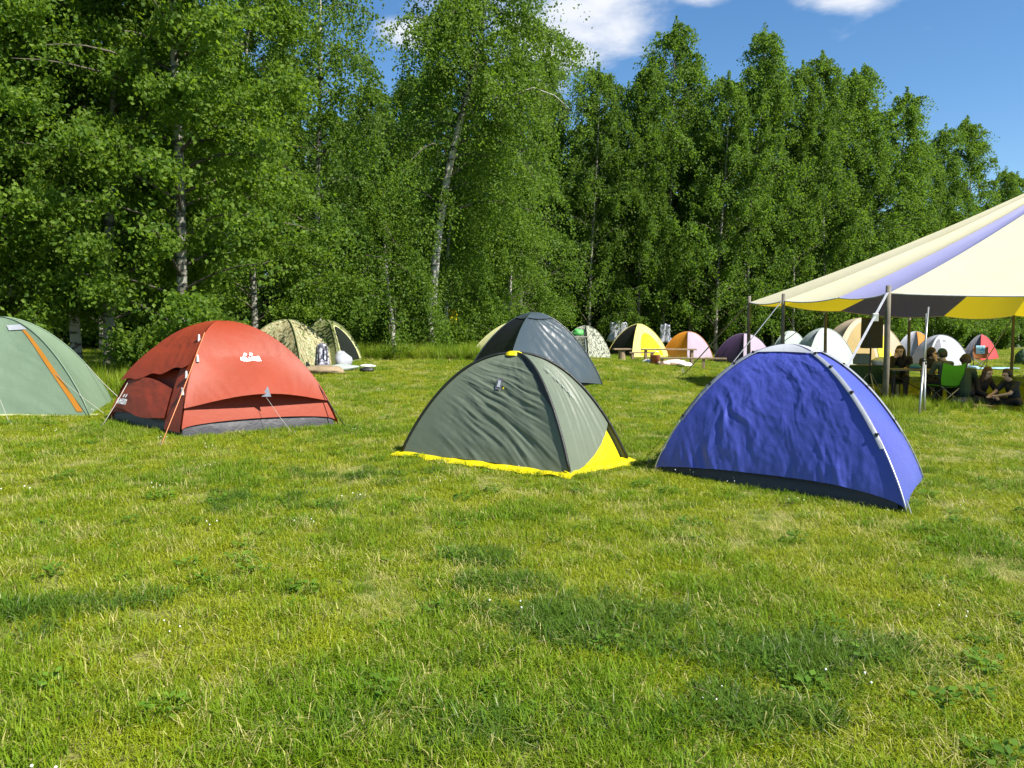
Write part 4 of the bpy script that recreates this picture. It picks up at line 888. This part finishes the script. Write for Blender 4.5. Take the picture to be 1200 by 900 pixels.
def person(label, p, rz, J, shirt, pants, hairmat, hair, s=1.0, cap_mat=None, sleeves='short', shoe='plastic_black', shirt_len=1.0, bare_leg=False):
    o = empty('person', p, label, 'person', None, rz, s)
    V = {k: Vector(v) for k, v in J.items()}
    b = MB(); hd = V['head']; f = V['face'].normalized(); upv = (V['head'] - V['neck']).normalized(); rt = f.cross(upv).normalized(); upv = rt.cross(f).normalized()
    # body
    caps(b, V['hip'], V['waist'], .125, .115); caps(b, V['waist'], V['chest'], .115, .125); caps(b, V['chest'], V['neck'], .10, .055); caps(b, V['neck'], hd - upv * .05, .052, .055)
    def sh(x, y, z): return hd + rt * x + f * y + upv * z
    caps(b, sh(0, -.02, .02), sh(0, .0, .03), .092, .092); caps(b, sh(0, .01, -.05), sh(0, .030, -.092), .070, .040)
    caps(b, sh(0, .085, .0), sh(0, .108, -.03), .012, .017); caps(b, sh(-.018, .072, -.066), sh(.018, .072, -.066), .009, .009)
    for q in (-1, 1): caps(b, sh(q * .092, -.01, .01), sh(q * .098, -.02, -.03), .020, .014); sph(b, sh(q * .035, .088, .018), .014)
    for q in 'LR':
        S_, E_, W_ = V['sh' + q], V['el' + q], V['wr' + q]
        caps(b, V['chest'] + (V['neck'] - V['chest']) * .55, S_, .07, .058); caps(b, S_, E_, .052, .040); caps(b, E_, W_, .039, .027)
        hand(b, W_, V['hd' + q], V['pn' + q])
        H_, K_, A_, T_ = V['hp' + q], V['kn' + q], V['an' + q], V['to' + q]
        caps(b, V['hip'], H_, .11, .10); caps(b, H_, K_, .088, .060); caps(b, K_, A_, .058, .038); caps(b, A_, T_, .038, .030)
    body = remesh(b, 'body', M['skin'], o, .012, 3)
    # shirt
    t = MB(); e = .014
    caps(t, V['hip'], V['waist'], .125 + e, .118 + e); caps(t, V['waist'], V['chest'], .118 + e, .128 + e); caps(t, V['chest'], V['chest'].lerp(V['neck'], .72), .105 + e, .06 + e)
    for q in 'LR':
        S_, E_, W_ = V['sh' + q], V['el' + q], V['wr' + q]; caps(t, V['chest'] + (V['neck'] - V['chest']) * .55, S_, .07 + e, .06 + e)
        if sleeves == 'short': caps(t, S_, S_.lerp(E_, .62), .056 + e, .054 + e)
        else: caps(t, S_, E_, .054 + e, .044 + e); caps(t, E_, E_.lerp(W_, .93), .044 + e, .032 + e)
    remesh(t, 'shirt', shirt, o, .016, 2)
    t = MB(); caps(t, V['hip'] + Vector((0, 0, -.0)), V['hip'].lerp(V['waist'], .25), .135, .13)
    for q in 'LR':
        H_, K_, A_ = V['hp' + q], V['kn' + q], V['an' + q]; caps(t, V['hip'], H_, .118, .112); caps(t, H_, K_ if not bare_leg else H_.lerp(K_, .8), .10, .072)
        if not bare_leg: caps(t, K_, K_.lerp(A_, .92), .072, .055)
    remesh(t, 'trousers', pants, o, .016, 2)
    for q in 'LR':
        A_, T_ = V['an' + q], V['to' + q]; t = MB(); caps(t, A_ - Vector((0, 0, .01)), T_, .048, .042); remesh(t, 'shoe', M[shoe], o, .014, 1)
    # hair
    t = MB(); caps(t, sh(0, -.028, .045), sh(0, -.015, .05), .100, .098); caps(t, sh(-.05, -.03, .0), sh(.05, -.03, .0), .072, .072)
    if hair == 'long':
        for q in (-1, 1): caps(t, sh(q * .085, -.015, .02), sh(q * .10, .0, -.17), .035, .040); caps(t, sh(q * .10, .0, -.17), sh(q * .095, .02, -.30), .040, .020)
        caps(t, sh(0, -.07, 0), sh(0, -.085, -.28), .075, .06)
    elif hair == 'back': caps(t, sh(0, -.07, 0), sh(0, -.075, -.15), .072, .05)
    elif hair == 'hood':
        for q in (-1, 1): caps(t, sh(q * .09, -.02, .03), sh(q * .11, -.03, -.22), .045, .07)
        caps(t, sh(0, -.07, .02), sh(0, -.08, -.24), .09, .10)
    else: caps(t, sh(0, .05, .098), sh(0, .0, .115), .030, .040)
    remesh(t, 'hair', hairmat, o, .014, 2)
    for q in (-1, 1):
        m_ = MB(); sph(m_, sh(q * .035, .093, .018), .0125); m_.build('eye', M['eye'], body, True)
    if cap_mat:
        t = MB(); caps(t, sh(0, -.015, .06), sh(0, -.01, .065), .106, .104); remesh(t, 'cap', cap_mat, o, .012, 2)
        t = MB(); n = 9
        pts = [sh(.09 * math.cos(a), .07 + .085 * math.sin(a), .055 - .01 * math.sin(a)) for a in np.linspace(0, math.pi, n)]
        t.add(pts + [p_ + upv * .008 for p_ in pts], [tuple(range(n)), tuple(range(2 * n - 1, n - 1, -1))] + [(k, k + 1, n + k + 1, n + k) for k in range(n - 1)] + [(n - 1, 0, n, 2 * n - 1)]); t.build('cap_brim', cap_mat, o)
    return o
M['tee_black'] = fabric('black_top', (.012, .012, .014), .8, 0, bump=.3); M['tee_green'] = fabric('grey_green_shirt', (.07, .13, .06), .8, .05, bump=.3)
M['tee_dark'] = fabric('dark_teal_shirt', (.03, .045, .05), .8, 0, bump=.3); M['tee_pale'] = fabric('pale_grey_green_jacket', (.17, .20, .15), .8, .05, bump=.3)
M['tee_olive'] = fabric('dark_olive_top', (.05, .055, .035), .8, 0); M['jeans'] = fabric('dark_trousers', (.02, .022, .035), .8, 0); M['khaki'] = fabric('khaki_trousers', (.15, .11, .07), .8, 0)
M['cap_green'] = fabric('green_cap', (.06, .16, .11), .8, .05)
SIT = dict(hip=(0, 0, .50), waist=(0, .02, .66), chest=(0, .05, .86), neck=(0, .07, 1.03), head=(0, .12, 1.17), face=(0, 1, -.15),
    shL=(-.19, .06, .96), shR=(.19, .06, .96), elL=(-.24, .16, .72), elR=(.24, .16, .72), wrL=(-.14, .40, .74), wrR=(.14, .40, .74), hdL=(.4, 1, 0), hdR=(-.4, 1, 0), pnL=(0, 0, -1), pnR=(0, 0, -1),
    hpL=(-.10, .02, .50), hpR=(.10, .02, .50), knL=(-.14, .44, .50), knR=(.14, .44, .50), anL=(-.13, .40, .09), anR=(.13, .40, .09), toL=(-.14, .56, .04), toR=(.14, .56, .04))
CROSS = dict(hip=(0, 0, .13), waist=(0, .03, .29), chest=(0, .10, .46), neck=(0, .17, .62), head=(0, .25, .75), face=(0, 1, -.3),
    shL=(-.18, .14, .56), shR=(.18, .14, .56), elL=(-.25, .26, .33), elR=(.25, .26, .33), wrL=(-.12, .44, .24), wrR=(.12, .44, .24), hdL=(.5, .8, -.1), hdR=(-.5, .8, -.1), pnL=(0, 0, -1), pnR=(0, 0, -1),
    hpL=(-.11, .03, .12), hpR=(.11, .03, .12), knL=(-.38, .33, .17), knR=(.38, .33, .17), anL=(.08, .40, .07), anR=(-.10, .33, .07), toL=(.22, .43, .05), toR=(-.24, .34, .05))
# woman resting her chin on her hand behind the table
J = dict(SIT); J.update(elR=(.20, .36, .74), wrR=(.125, .21, .97), hdR=(-.15, -.1, 1), pnR=(0, -1, 0), face=(.15, 1, -.2), head=(.02, .16, 1.15))
person('person in a black top with long dark hair resting chin on hand at the table', gp(1057, 17.8), math.pi - .5, J, M['tee_black'], M['khaki'], M['hair_dark'], 'long', .94, sleeves='long')
MB_st = empty('stool', gp(1057, 17.83), 'low wooden stool under the person in the black top', 'stool')
def stool(o, h):
    MB().lathe((0, 0, 0), [(0, h), (.16, h), (.17, h - .02), (.16, h - .04), (0, h - .04)], 14).build('seat', M['wood'], o)
    for k in range(3):
        a = k * 2.094; MB().tube([(.10 * math.cos(a), .10 * math.sin(a), h - .03), (.16 * math.cos(a), .16 * math.sin(a), -.02)], .016, 6).build('leg', M['wood'], o)
stool(MB_st, .36)
J = dict(SIT); J.update(elL=(-.16, .34, .76), wrL=(-.05, .26, 1.00), hdL=(.2, -.1, 1), pnL=(0, -1, 0), face=(-.9, .5, -.2), head=(0, .14, 1.16))
person('person with dark hair and hand at the face sitting beside the green camp chair', gp(1091, 17.4), math.pi - .2, J, M['tee_olive'], M['jeans'], M['hair_dark'], 'back', .92, sleeves='short')
s2 = empty('stool', gp(1091, 17.43), 'low wooden stool beside the green camp chair', 'stool'); stool(s2, .35)
# green camp chair and its sitter, seen from behind
cp = gp(1109, 16.3); camp_chair('lime green camp chair with crossed legs, seen from behind under the marquee', cp, .12, M['green_chair'])
J = {k: Vector(v) + Vector((0, -.02, -.02)) if k not in ('face', 'hdL', 'hdR', 'pnL', 'pnR', 'anL', 'anR', 'toL', 'toR') else v for k, v in SIT.items()}
J['chest'] = Vector((0, .0, .85)); J['neck'] = Vector((0, .02, 1.02)); J['head'] = Vector((-.02, .07, 1.15)); J['face'] = (-.5, 1, -.2)
person('person in a green cap sitting in the lime green camp chair', cp + Vector((0, .02, 0)), .12, J, M['tee_pale'], M['jeans'], M['hair_dark'], 'short', .90, M['cap_green'], 'long')
J = dict(CROSS); J.update(knL=(-.26, .36, .40), knR=(.26, .36, .40), anL=(-.18, .50, .08), anR=(.18, .50, .08), toL=(-.19, .66, .04), toR=(.19, .66, .04), head=(.03, .20, .80), neck=(0, .13, .66), wrL=(-.16, .46, .38), wrR=(.16, .46, .38))
pd_ = gp(1133, 16.1)
person('person in a grey-green T-shirt sitting with the back turned next to the camp chair', pd_ + Vector((0, 0, .15)), -.35, {k: (Vector(v) - Vector((0, 0, .15)) if k[:2] in ('an', 'to') else v) for k, v in J.items()}, M['tee_green'], M['jeans'], M['hair_dark'], 'back', .98)
cz = lump('cushion', 'dark round cushion under the person in the grey-green T-shirt', 'cushion', pd_ + Vector((.0, .0, .03)), (.24, .22, .10), 'greycloth', 2)
J = dict(CROSS); J.update(wrL=(-.08, .42, .20), wrR=(.10, .44, .22))
person('person with long auburn hair and a dark jacket sitting cross-legged on the grass', gp(1149, 16.3), math.pi + .25, J, M['tee_black'], M['jeans'], M['hair_brown'], 'long', .92, sleeves='long')
J = dict(CROSS); J.update(wrL=(-.02, .52, .27), wrR=(.14, .55, .27), elL=(-.20, .34, .33), elR=(.22, .34, .33))
person('person with short dark hair in a dark teal T-shirt sitting cross-legged in profile', gp(1193, 15.9), math.pi / 2 + .2, J, M['tee_dark'], M['jeans'], M['hair_dark'], 'short', .90)
lump('magazine_pile', 'small pale blanket between the people sitting on the grass', 'blanket', gp(1150, 15.7) + Vector((0, 0, .01)), (.28, .16, .03), 'pink', 6)

# far camp chair with towel, sleeping mat
fc = gp(1150, 31.5); camp_chair('orange camp chair with a towel over its back near the white grey tent', fc, 2.6, M['orange_chair'])
tw = MB(); 
n, k = 7, 9; S, V_ = np.meshgrid(np.linspace(-.16, .16, n), np.linspace(0, 1, k), indexing='ij')
ang = (V_ - .5) * 2; Yv = -.30 + np.sign(ang) * .04 * np.clip(np.abs(ang) * 4, 0, 1) ; Zv = .93 - .38 * np.clip(np.abs(ang) - .12, 0, 1)
M['towel'] = camo('check_towel', [(0, (.05, .30, .40)), (.47, (.55, .60, .60)), (.55, (.10, .45, .55))], 16)
to = link('towel', mesh_np('towel', np.stack([S, Yv, Zv], -1).reshape(-1, 3), npgrid(n, k), M['towel'])); to.location = fc; to.rotation_euler = (0, 0, 2.6); tag(to, 'teal and white towel hung over the orange camp chair', 'towel')
pm = gp(1166, 30.6); o = empty('sleeping_mat', pm, 'pale blue sleeping mat lying on the grass beside the orange chair', 'mat', None, .1)
n = 20; q = np.linspace(-.9, .9, n); V = []
for yy in np.linspace(-.28, .28, 5): V.append(np.stack([q, np.full(n, yy), .07 + .03 * np.abs(np.sin(q * 3 + yy)) ], 1))
MBm = mesh_np('mat_top', np.stack(V).reshape(-1, 3), npgrid(5, n), M['pale_blue']); oo = link('mat_sheet', MBm, o); md = oo.modifiers.new('t', 'SOLIDIFY'); md.thickness = .03
MB().tube([(-.9, -.28, .09), (-.9, .28, .09)], .08, 10).build('mat_roll', M['pale_blue'], o, True)
lump('bag', 'green bag in the shade past the far marquee pole', 'bag', gp(1200, 34), (.35, .3, .45), 'green_cloth', 3)

# ------------------------------------------------------------------ benches and clutter in front of the yellow tent
def bench(name, label, cat, a, b, h, wd, legs, mat='wood', th=.045):
    c = (a + b) / 2; o = empty(name, Vector((c.x, c.y, gz(c.x, c.y))), label, cat, None, math.atan2(b.y - a.y, b.x - a.x)); ln = (b - a).length
    for k in range(2): MB().box((0, -wd / 4 + k * wd / 2, h - th / 2 + .004 * k), (ln, wd / 2 - .012, th)).build('plank', M[mat], o, bevel=.006)
    for t in legs: MB().box(((t - .5) * ln, 0, (h - th) / 2 - .03), (.09, wd * .8, h - th + .06)).build('leg', M[mat], o, bevel=.008)
    return o
bench('wooden_bench', 'long low wooden bench with a single post leg near the orange tent', 'bench', gp(774, 25.6), gp(852, 25.0), .36, .26, (.03, .66))
bench('wooden_table', 'rough wooden plank table in front of the yellow tent', 'table', gp(752, 27.2), gp(816, 27.0), .55, .45, (.08, .92))
bench('wooden_bench', 'short wooden bench on blocks in front of the yellow tent door', 'bench', gp(738, 28.2), gp(768, 28.2), .34, .28, (.12, .88))
p = gp(729, 27.4); o = empty('stump_table', p, 'stump with a plank top left of the plank table by the yellow tent'.replace(' left of', ' beside'), 'table')
MB().lathe((0, 0, -.03), [(.17, 0), (.13, .1), (.12, .35), (.13, .40), (0, .40)], 12).build('stump', M['wood'], o)
MB().box((0, 0, .42), (.62, .34, .055), .1).build('top', M['wood'], o, bevel=.01)
p = gp(768, 26.2); o = empty('bucket', p, 'red-brown bucket among the cloths under the plank table', 'bucket'); MB().lathe((0, 0, 0), [(0, .01), (.13, .0), (.17, .32), (.18, .33), (.165, .33), (.12, .04), (0, .04)], 16).build('pail', M['clay'], o, True); MB().tube([(-.17, 0, .32), (-.12, 0, .43), (0, 0, .47), (.12, 0, .43), (.17, 0, .32)], .008, 5).build('handle', M['metal'], o)
for k, (px, mt, sz) in enumerate(((778, 'pink', .20), (786, 'white', .24), (796, 'pink', .26), (804, 'white', .22), (790, 'pink', .3), (760, 'white', .2))):
    lump('crumpled_cloth', ('crumpled pale pink cloth heaped under the plank table', 'crumpled white cloth heaped under the plank table')[mt == 'white'], 'cloth', gp(px, 26.0 + .25 * (k % 3)) + Vector((0, 0, .02)), (sz * 1.1, sz * .7, sz * .45), mt, 20 + k, 'crumpled cloths under the plank table, ' + ('white' if mt == 'white' else 'pink'))

# gear by the camouflage tent
p = gp(377, 18.6); o = empty('backpack', p, 'grey patterned backpack leaning at the camouflage tent entrance', 'backpack', None, .3)
M['bp'] = camo('grey_pattern', [(0, (.05, .05, .07)), (.45, (.18, .18, .22)), (.55, (.40, .40, .46))], 14)
t = MB(); caps(t, (0, 0, .18), (0, .05, .55), .19, .15); remesh(t, 'bag_body', M['bp'], o, .03, 3)
t = MB(); caps(t, (-.05, -.17, .16), (.06, -.17, .20), .10, .10); remesh(t, 'front_pocket', M['bp'], o, .025, 3)
for sx in (-1, 1): MB().tube([(sx * .08, -.17, .62), (sx * .1, -.24, .45), (sx * .09, -.22, .2)], .018, 6).build('strap', M['plastic_black'], o, True)
lump('blanket', 'brown and grey bedding heap on the grass before the backpack', 'blanket', gp(377, 17.9) + Vector((0, 0, .02)), (.55, .3, .12), 'wood', 31)
lump('sleeping_bag', 'white and navy bedding in the olive tent doorway', 'bedding', gp(401, 19.6) + Vector((0, 0, .04)), (.22, .25, .26), 'whitegrey', 33)
lump('plastic_sheet', 'pale crumpled plastic sheet beside the olive tent door', 'sheet', gp(399, 18.9) + Vector((0, 0, .01)), (.42, .3, .10), 'palegrey', 35)
lump('paper_plate', 'white scrap lying on the grass by the olive tent', 'litter', gp(431, 19.6) + Vector((0, 0, .03)), (.22, .14, .05), 'white', 37)
lump('shoe', 'dark shoe lying on the grass by the olive tent', 'shoe', gp(429, 18.4) + Vector((0, 0, .03)), (.18, .10, .07), 'plastic_black', 38)

# things glimpsed in the wood edge
def hung(name, label, cat, px, py, d, w_, h, mat):
    c = dep(px, py, d); n, k = 9, 12; S, V_ = np.meshgrid(np.linspace(-.5, .5, n), np.linspace(0, 1, k), indexing='ij')
    X = S * w_ * (.7 + .3 * V_ + .1 * np.sin(V_ * 9)); Y = .05 * np.sin(S * 14 + V_ * 3); Z = -V_ * h + .04 * np.cos(S * 9)
    o = link(name, mesh_np(name, np.stack([X, Y, Z], -1).reshape(-1, 3), npgrid(n, k), M[mat])); o.location = c; md = o.modifiers.new('t', 'SOLIDIFY'); md.thickness = .02; tag(o, label, cat)
hung('rain_jacket', 'yellow jacket hanging in the trees behind the leaning birch', 'jacket', 531, 362, 27.5, .35, .8, 'yellow')
hung('red_towel', 'red towel hanging in the trees above the pale yellow tent', 'towel', 565, 373, 30, .35, .55, 'red_plain')
hung('tarpaulin', 'tilted white tarpaulin in the trees behind the yellow tent', 'tarpaulin', 725, 377, 36, 1.0, .9, 'whitegrey')
hung('tarpaulin', 'pale sheet hanging in the trees behind the orange tent', 'tarpaulin', 780, 380, 37, .6, .9, 'whitegrey')
sp_ = gp(675, 22.5); table('small folding table half hidden behind the dark slate tent', sp_, .6, .45, .86, .3, 'tabletop', 'metal')
lump('stuff_sack', 'bright green sack on the small table behind the dark slate tent', 'bag', sp_ + Vector((.05, 0, .88)), (.17, .14, .13), 'green_sack', 41)

# ------------------------------------------------------------------ grass
def clump(nm, seed, n, rad, ln, wd, lean, strawf=.06, mat=None, flat=0.0):
    r = np.random.default_rng(seed)
    a = r.uniform(0, 6.283, n); rr = rad * np.sqrt(r.uniform(0, 1, n)); B = np.stack([rr * np.cos(a), rr * np.sin(a), np.zeros(n) - .006], 1)
    az = r.uniform(0, 6.283, n); le = r.uniform(*ln, n) ; tl = np.clip(r.normal(lean, .28, n), .02, 1.35)
    d = np.stack([np.cos(az), np.sin(az), np.zeros(n)], 1); sd_ = np.stack([-np.sin(az + r.normal(size=n) * .5), np.cos(az), np.zeros(n)], 1)
    w_ = wd * r.uniform(.6, 1.3, n)[:, None]
    mid = B + d * (le * np.sin(tl) * .45)[:, None] + np.outer(le * np.cos(tl * .6) * .55, [0, 0, 1])
    tip = B + d * (le * np.sin(tl) * 1.05)[:, None] + np.outer(le * np.cos(tl) * (1 - .25 * tl), [0, 0, 1]); tip[:, 2] = np.maximum(tip[:, 2], .004)
    V = np.stack([B - sd_ * w_, B + sd_ * w_, mid + sd_ * w_ * .85, mid - sd_ * w_ * .85, tip + sd_ * w_ * .12, tip - sd_ * w_ * .12], 1).reshape(-1, 3)
    i = np.arange(n)[:, None] * 6; fc = np.concatenate([i + np.array([0, 1, 2, 3]), i + np.array([3, 2, 4, 5])])
    rv = r.uniform(0, .92, n); rv[r.uniform(0, 1, n) < strawf] = .97
    o = bpy.data.objects.new(nm, mesh_np(nm, V, fc, mat, False, np.concatenate([rv, rv]))); return o
def weed(nm, seed, n, rad, size, mat):
    r = np.random.default_rng(seed); a = r.uniform(0, 6.283, n); rr = rad * np.sqrt(r.uniform(0, 1, n))
    C = np.stack([rr * np.cos(a), rr * np.sin(a), r.uniform(.015, .06, n)], 1); d = np.stack([np.cos(a), np.sin(a), r.uniform(-.2, .5, n)], 1); q = np.stack([-np.sin(a), np.cos(a), r.normal(size=n) * .3], 1)
    s = size * r.uniform(.5, 1.2, n)[:, None]
    V = np.stack([C - d * s * .5, C + q * s * .3, C + d * s * .5, C - q * s * .3], 1).reshape(-1, 3)
    return bpy.data.objects.new(nm, mesh_np(nm, V, np.arange(4 * n).reshape(n, 4), mat, False, r.uniform(0, .9, n)))
M['grass'] = grass_mat('meadow_grass', (.150, .225, .005), (.265, .325, .010), (.50, .46, .17), (.30, .325, .018))
M['grass_lush'] = grass_mat('lush_grass', (.085, .175, .006), (.165, .275, .010), (.42, .38, .13), (.23, .29, .015))
M['weed'] = foliage('low_weeds', (.060, .135, .012), (.120, .215, .022), (.20, .36, .02), .35)
M['flower'] = plain('white_clover', (.75, .75, .68), .7)
pc = bpy.data.collections.new('grass_clumps')
protos = []
for k in range(6): protos.append(clump('c%02d' % k, 600 + k, 90, .10, (.030, .072),   .0020, .95, .055, M['grass']))
for k in range(6, 9): protos.append(clump('c%02d' % k, 600 + k, 80, .09, (.05, .105), .0022, .7, .05, M['grass_lush']))
for k in range(9, 11): protos.append(clump('c%02d' % k, 600 + k, 46, .12, (.06, .16), .0012, 1.15, .75, M['grass']))
for k in range(11, 13): protos.append(weed('c%02d' % k, 600 + k, 40, .08, .034, M['weed']))
for k in range(13, 15): protos.append(clump('c%02d' % k, 600 + k, 60, .10, (.25, .48), .004, .4, .12, M['grass_lush']))
fl = MB()
for k in range(3):
    a = k * 2.1; sph(fl, (.02 * math.cos(a) + .08 * k, .09 * math.sin(a * 1.7), .06 + .006 * k), .0045, 6, 4)
fme = bpy.data.meshes.new('c15'); fme.from_pydata(fl.v, [], fl.f); fme.materials.append(M['flower']); protos.append(bpy.data.objects.new('c15', fme))
M['grass_dark'] = grass_mat('dense_dark_grass', (.050, .120, .010), (.100, .190, .018), (.32, .34, .18), (.12, .19, .02))
for k in range(16, 18): protos.append(clump('c%02d' % k, 600 + k, 90, .09, (.05, .12), .0024, .75, .05, M['grass_dark']))
for o in protos: pc.objects.link(o)

def scatter():
    r = np.random.default_rng(5); P = []; S_ = []; I = []
    def ring(y0, y1, dens, sc_, types, probs):
        hw = .86
        n = int(dens * hw * (y1**2 - y0**2)); y = np.sqrt(r.uniform(y0**2, y1**2, n)); x = y * r.uniform(-hw, hw, n)
        ok = np.ones(n, bool)
        for f in FOOT: ok &= ~inside(f, x, y)
        x, y = x[ok], y[ok]; n = len(x)
        idx = r.choice(types, size=n, p=np.array(probs) / np.sum(probs))
        lush = fbm(x * .55 + 3, y * .55) ; bare = fbm(x * .8 + 40, y * .5 + 11)
        lu = (lush > .22) & (r.uniform(0, 1, n) < .75); idx[lu & (idx < 6)] = r.integers(6, 9, n)[lu & (idx < 6)]
        hl = sc_ * r.uniform(.7, 1.25, n) * np.where(bare > .36, .7, 1.0)
        dryp = (bare > .40) & (r.uniform(0, 1, n) < .3); idx[dryp] = r.integers(9, 11, n)[dryp]; hl = np.where(dryp, hl * .9, hl)
        keep = (bare < .5) | (r.uniform(0, 1, n) < .92)
        x, y, idx, hl = x[keep], y[keep], idx[keep], hl[keep]
        P.append(np.stack([x, y, g(x, y) + .012 * fbm(x * .9, y * .9) * .8], 1)); S_.append(hl); I.append(idx)
    base_t = list(range(6)) + [6, 7, 8, 9, 10, 11, 12, 15]; base_p = [1.0] * 6 + [.35] * 3 + [.20] * 2 + [.08] * 2 + [.020]
    ring(1.2, 5.5, 210, 1.0, base_t, base_p)
    ring(5.5, 10, 130, 1.05, base_t, base_p)
    ring(10, 18, 75, 1.15, base_t, base_p)
    ring(18, 32, 34, 1.5, base_t[:-1], base_p[:-1])
    ring(32, 60, 12, 2.1, base_t[:-3], base_p[:-3])
    for (cx, cy, rx, ry, dn) in [(*at(690, 735)[:2], .50, .30, 150), (*at(955, 775)[:2], .42, .22, 130), (*at(590, 690)[:2], .3, .16, 28), (*at(560, 860)[:2], .4, .15, 35), (*at(880, 845)[:2], .4, .15, 35), (*at(60, 720)[:2], .4, .25, 40), (*at(560, 655)[:2], .3, .2, 25), (*at(430, 560)[:2], .6, .3, 26), (*at(300, 590)[:2], .5, .3, 22)]:
        a = r.normal(size=(dn, 2)) * .55; x = cx + a[:, 0] * rx; y = cy + a[:, 1] * ry      # dense dark tufts
        P.append(np.stack([x, y, g(x, y) + .01 * fbm(x * .9, y * .9)], 1)); S_.append(r.uniform(.7, 1.15, dn)); I.append(r.integers(16, 18, dn))
    # taller grass: on the bank by the trees, round the poles and along tent hems
    def tall(x, y, s0, s1):
        ok = np.ones(len(x), bool)
        for f in FOOT: ok &= ~inside(f, x, y)
        x, y = x[ok], y[ok]
        P.append(np.stack([x, y, g(x, y)], 1)); S_.append(r.uniform(s0, s1, len(x))); I.append(r.integers(13, 15, len(x)))
    n = 2600; y = r.uniform(22.5, 34, n); x = y * (r.uniform(405, 600, n) - 600) / F; tall(x, y, .7, 1.3)
    n = 900; y = r.uniform(12.5, 17, n); x = y * (r.uniform(-40, 330, n) - 600) / F; tall(x, y, .6, 1.2)
    n = 120; x = 7.4 + r.normal(size=n) * .8; y = 14.7 + r.normal(size=n) * .4; tall(x, y, .35, .75)
    n = 40; x = 8.0 + r.normal(size=n) * 1.5; y = 13.6 + r.normal(size=n) * .4; tall(x, y, .3, .55)
    for f in FOOT[:5]:
        for i in range(len(f)):
            a, b = np.array(f[i]), np.array(f[(i + 1) % len(f)]); t = r.uniform(0, 1, 46); q = a + (b - a) * t[:, None]; c = np.mean(np.array([list(z) for z in f]), 0); q = c + (q - c) * r.uniform(1.035, 1.07, 46)[:, None]
            P.append(np.stack([q[:, 0], q[:, 1], g(q[:, 0], q[:, 1])], 1)); S_.append(r.uniform(.45, .9, 46)); I.append(r.integers(6, 9, 46))
    P_ = np.concatenate(P); me = bpy.data.meshes.new('meadow_grass'); me.vertices.add(len(P_)); me.vertices.foreach_set('co', P_.astype(np.float32).ravel())
    for nm, tp_, v in (('sc', 'FLOAT', np.concatenate(S_).astype(np.float32)), ('yaw', 'FLOAT', r.uniform(0, 6.283, len(P_)).astype(np.float32)), ('idx', 'INT', np.concatenate(I).astype(np.int32))):
        a = me.attributes.new(nm, tp_, 'POINT'); a.data.foreach_set('value', v)
    me.update(); o = link('meadow_grass', me); tag(o, 'short sunlit meadow grass with dry patches and weeds', 'grass', kind='stuff')
    t = bpy.data.node_groups.new('scatter', 'GeometryNodeTree')
    t.interface.new_socket('Geometry', in_out='INPUT', socket_type='NodeSocketGeometry'); t.interface.new_socket('Geometry', in_out='OUTPUT', socket_type='NodeSocketGeometry')
    n = t.nodes; l = t.links; gi = n.new('NodeGroupInput'); go = n.new('NodeGroupOutput')
    ci = n.new('GeometryNodeCollectionInfo'); ci.inputs['Collection'].default_value = pc; ci.inputs['Separate Children'].default_value = True; ci.inputs['Reset Children'].default_value = True
    ip = n.new('GeometryNodeInstanceOnPoints'); ip.inputs['Pick Instance'].default_value = True
    def na(nm, dt):
        a = n.new('GeometryNodeInputNamedAttribute'); a.data_type = dt; a.inputs['Name'].default_value = nm; return a.outputs['Attribute']
    cx = n.new('ShaderNodeCombineXYZ'); er = n.new('FunctionNodeEulerToRotation')
    l.new(na('yaw', 'FLOAT'), cx.inputs[2]); l.new(cx.outputs[0], er.inputs[0]); l.new(er.outputs[0], ip.inputs['Rotation'])
    l.new(na('sc', 'FLOAT'), ip.inputs['Scale']); l.new(na('idx', 'INT'), ip.inputs['Instance Index'])
    l.new(gi.outputs[0], ip.inputs['Points']); l.new(ci.outputs[0], ip.inputs['Instance']); l.new(ip.outputs[0], go.inputs[0])
    md = o.modifiers.new('scatter', 'NODES'); md.node_group = t
    print('grass clumps', len(P_))
scatter()
# a few fallen twigs in the foreground
for k, (px, py, a, ln) in enumerate(((828, 820, 2.0, .16), (985, 762, .5, .22))):
    p = at(px, py) + Vector((0, 0, .03)); o = empty('twig', p, 'dry pale twig lying on the mown grass', 'twig', 'dry twigs on the grass', a)
    MB().tube([(-ln / 2, 0, 0), (-.02, .012, .012), (ln / 2, -.01, .004)], [.006, .005, .003], 6).build('stem', M['wood'], o, True)
    MB().tube([(-.02, .012, .012), (.03, .05, .02)], [.004, .002], 5).build('side_shoot', M['wood'], o, True)
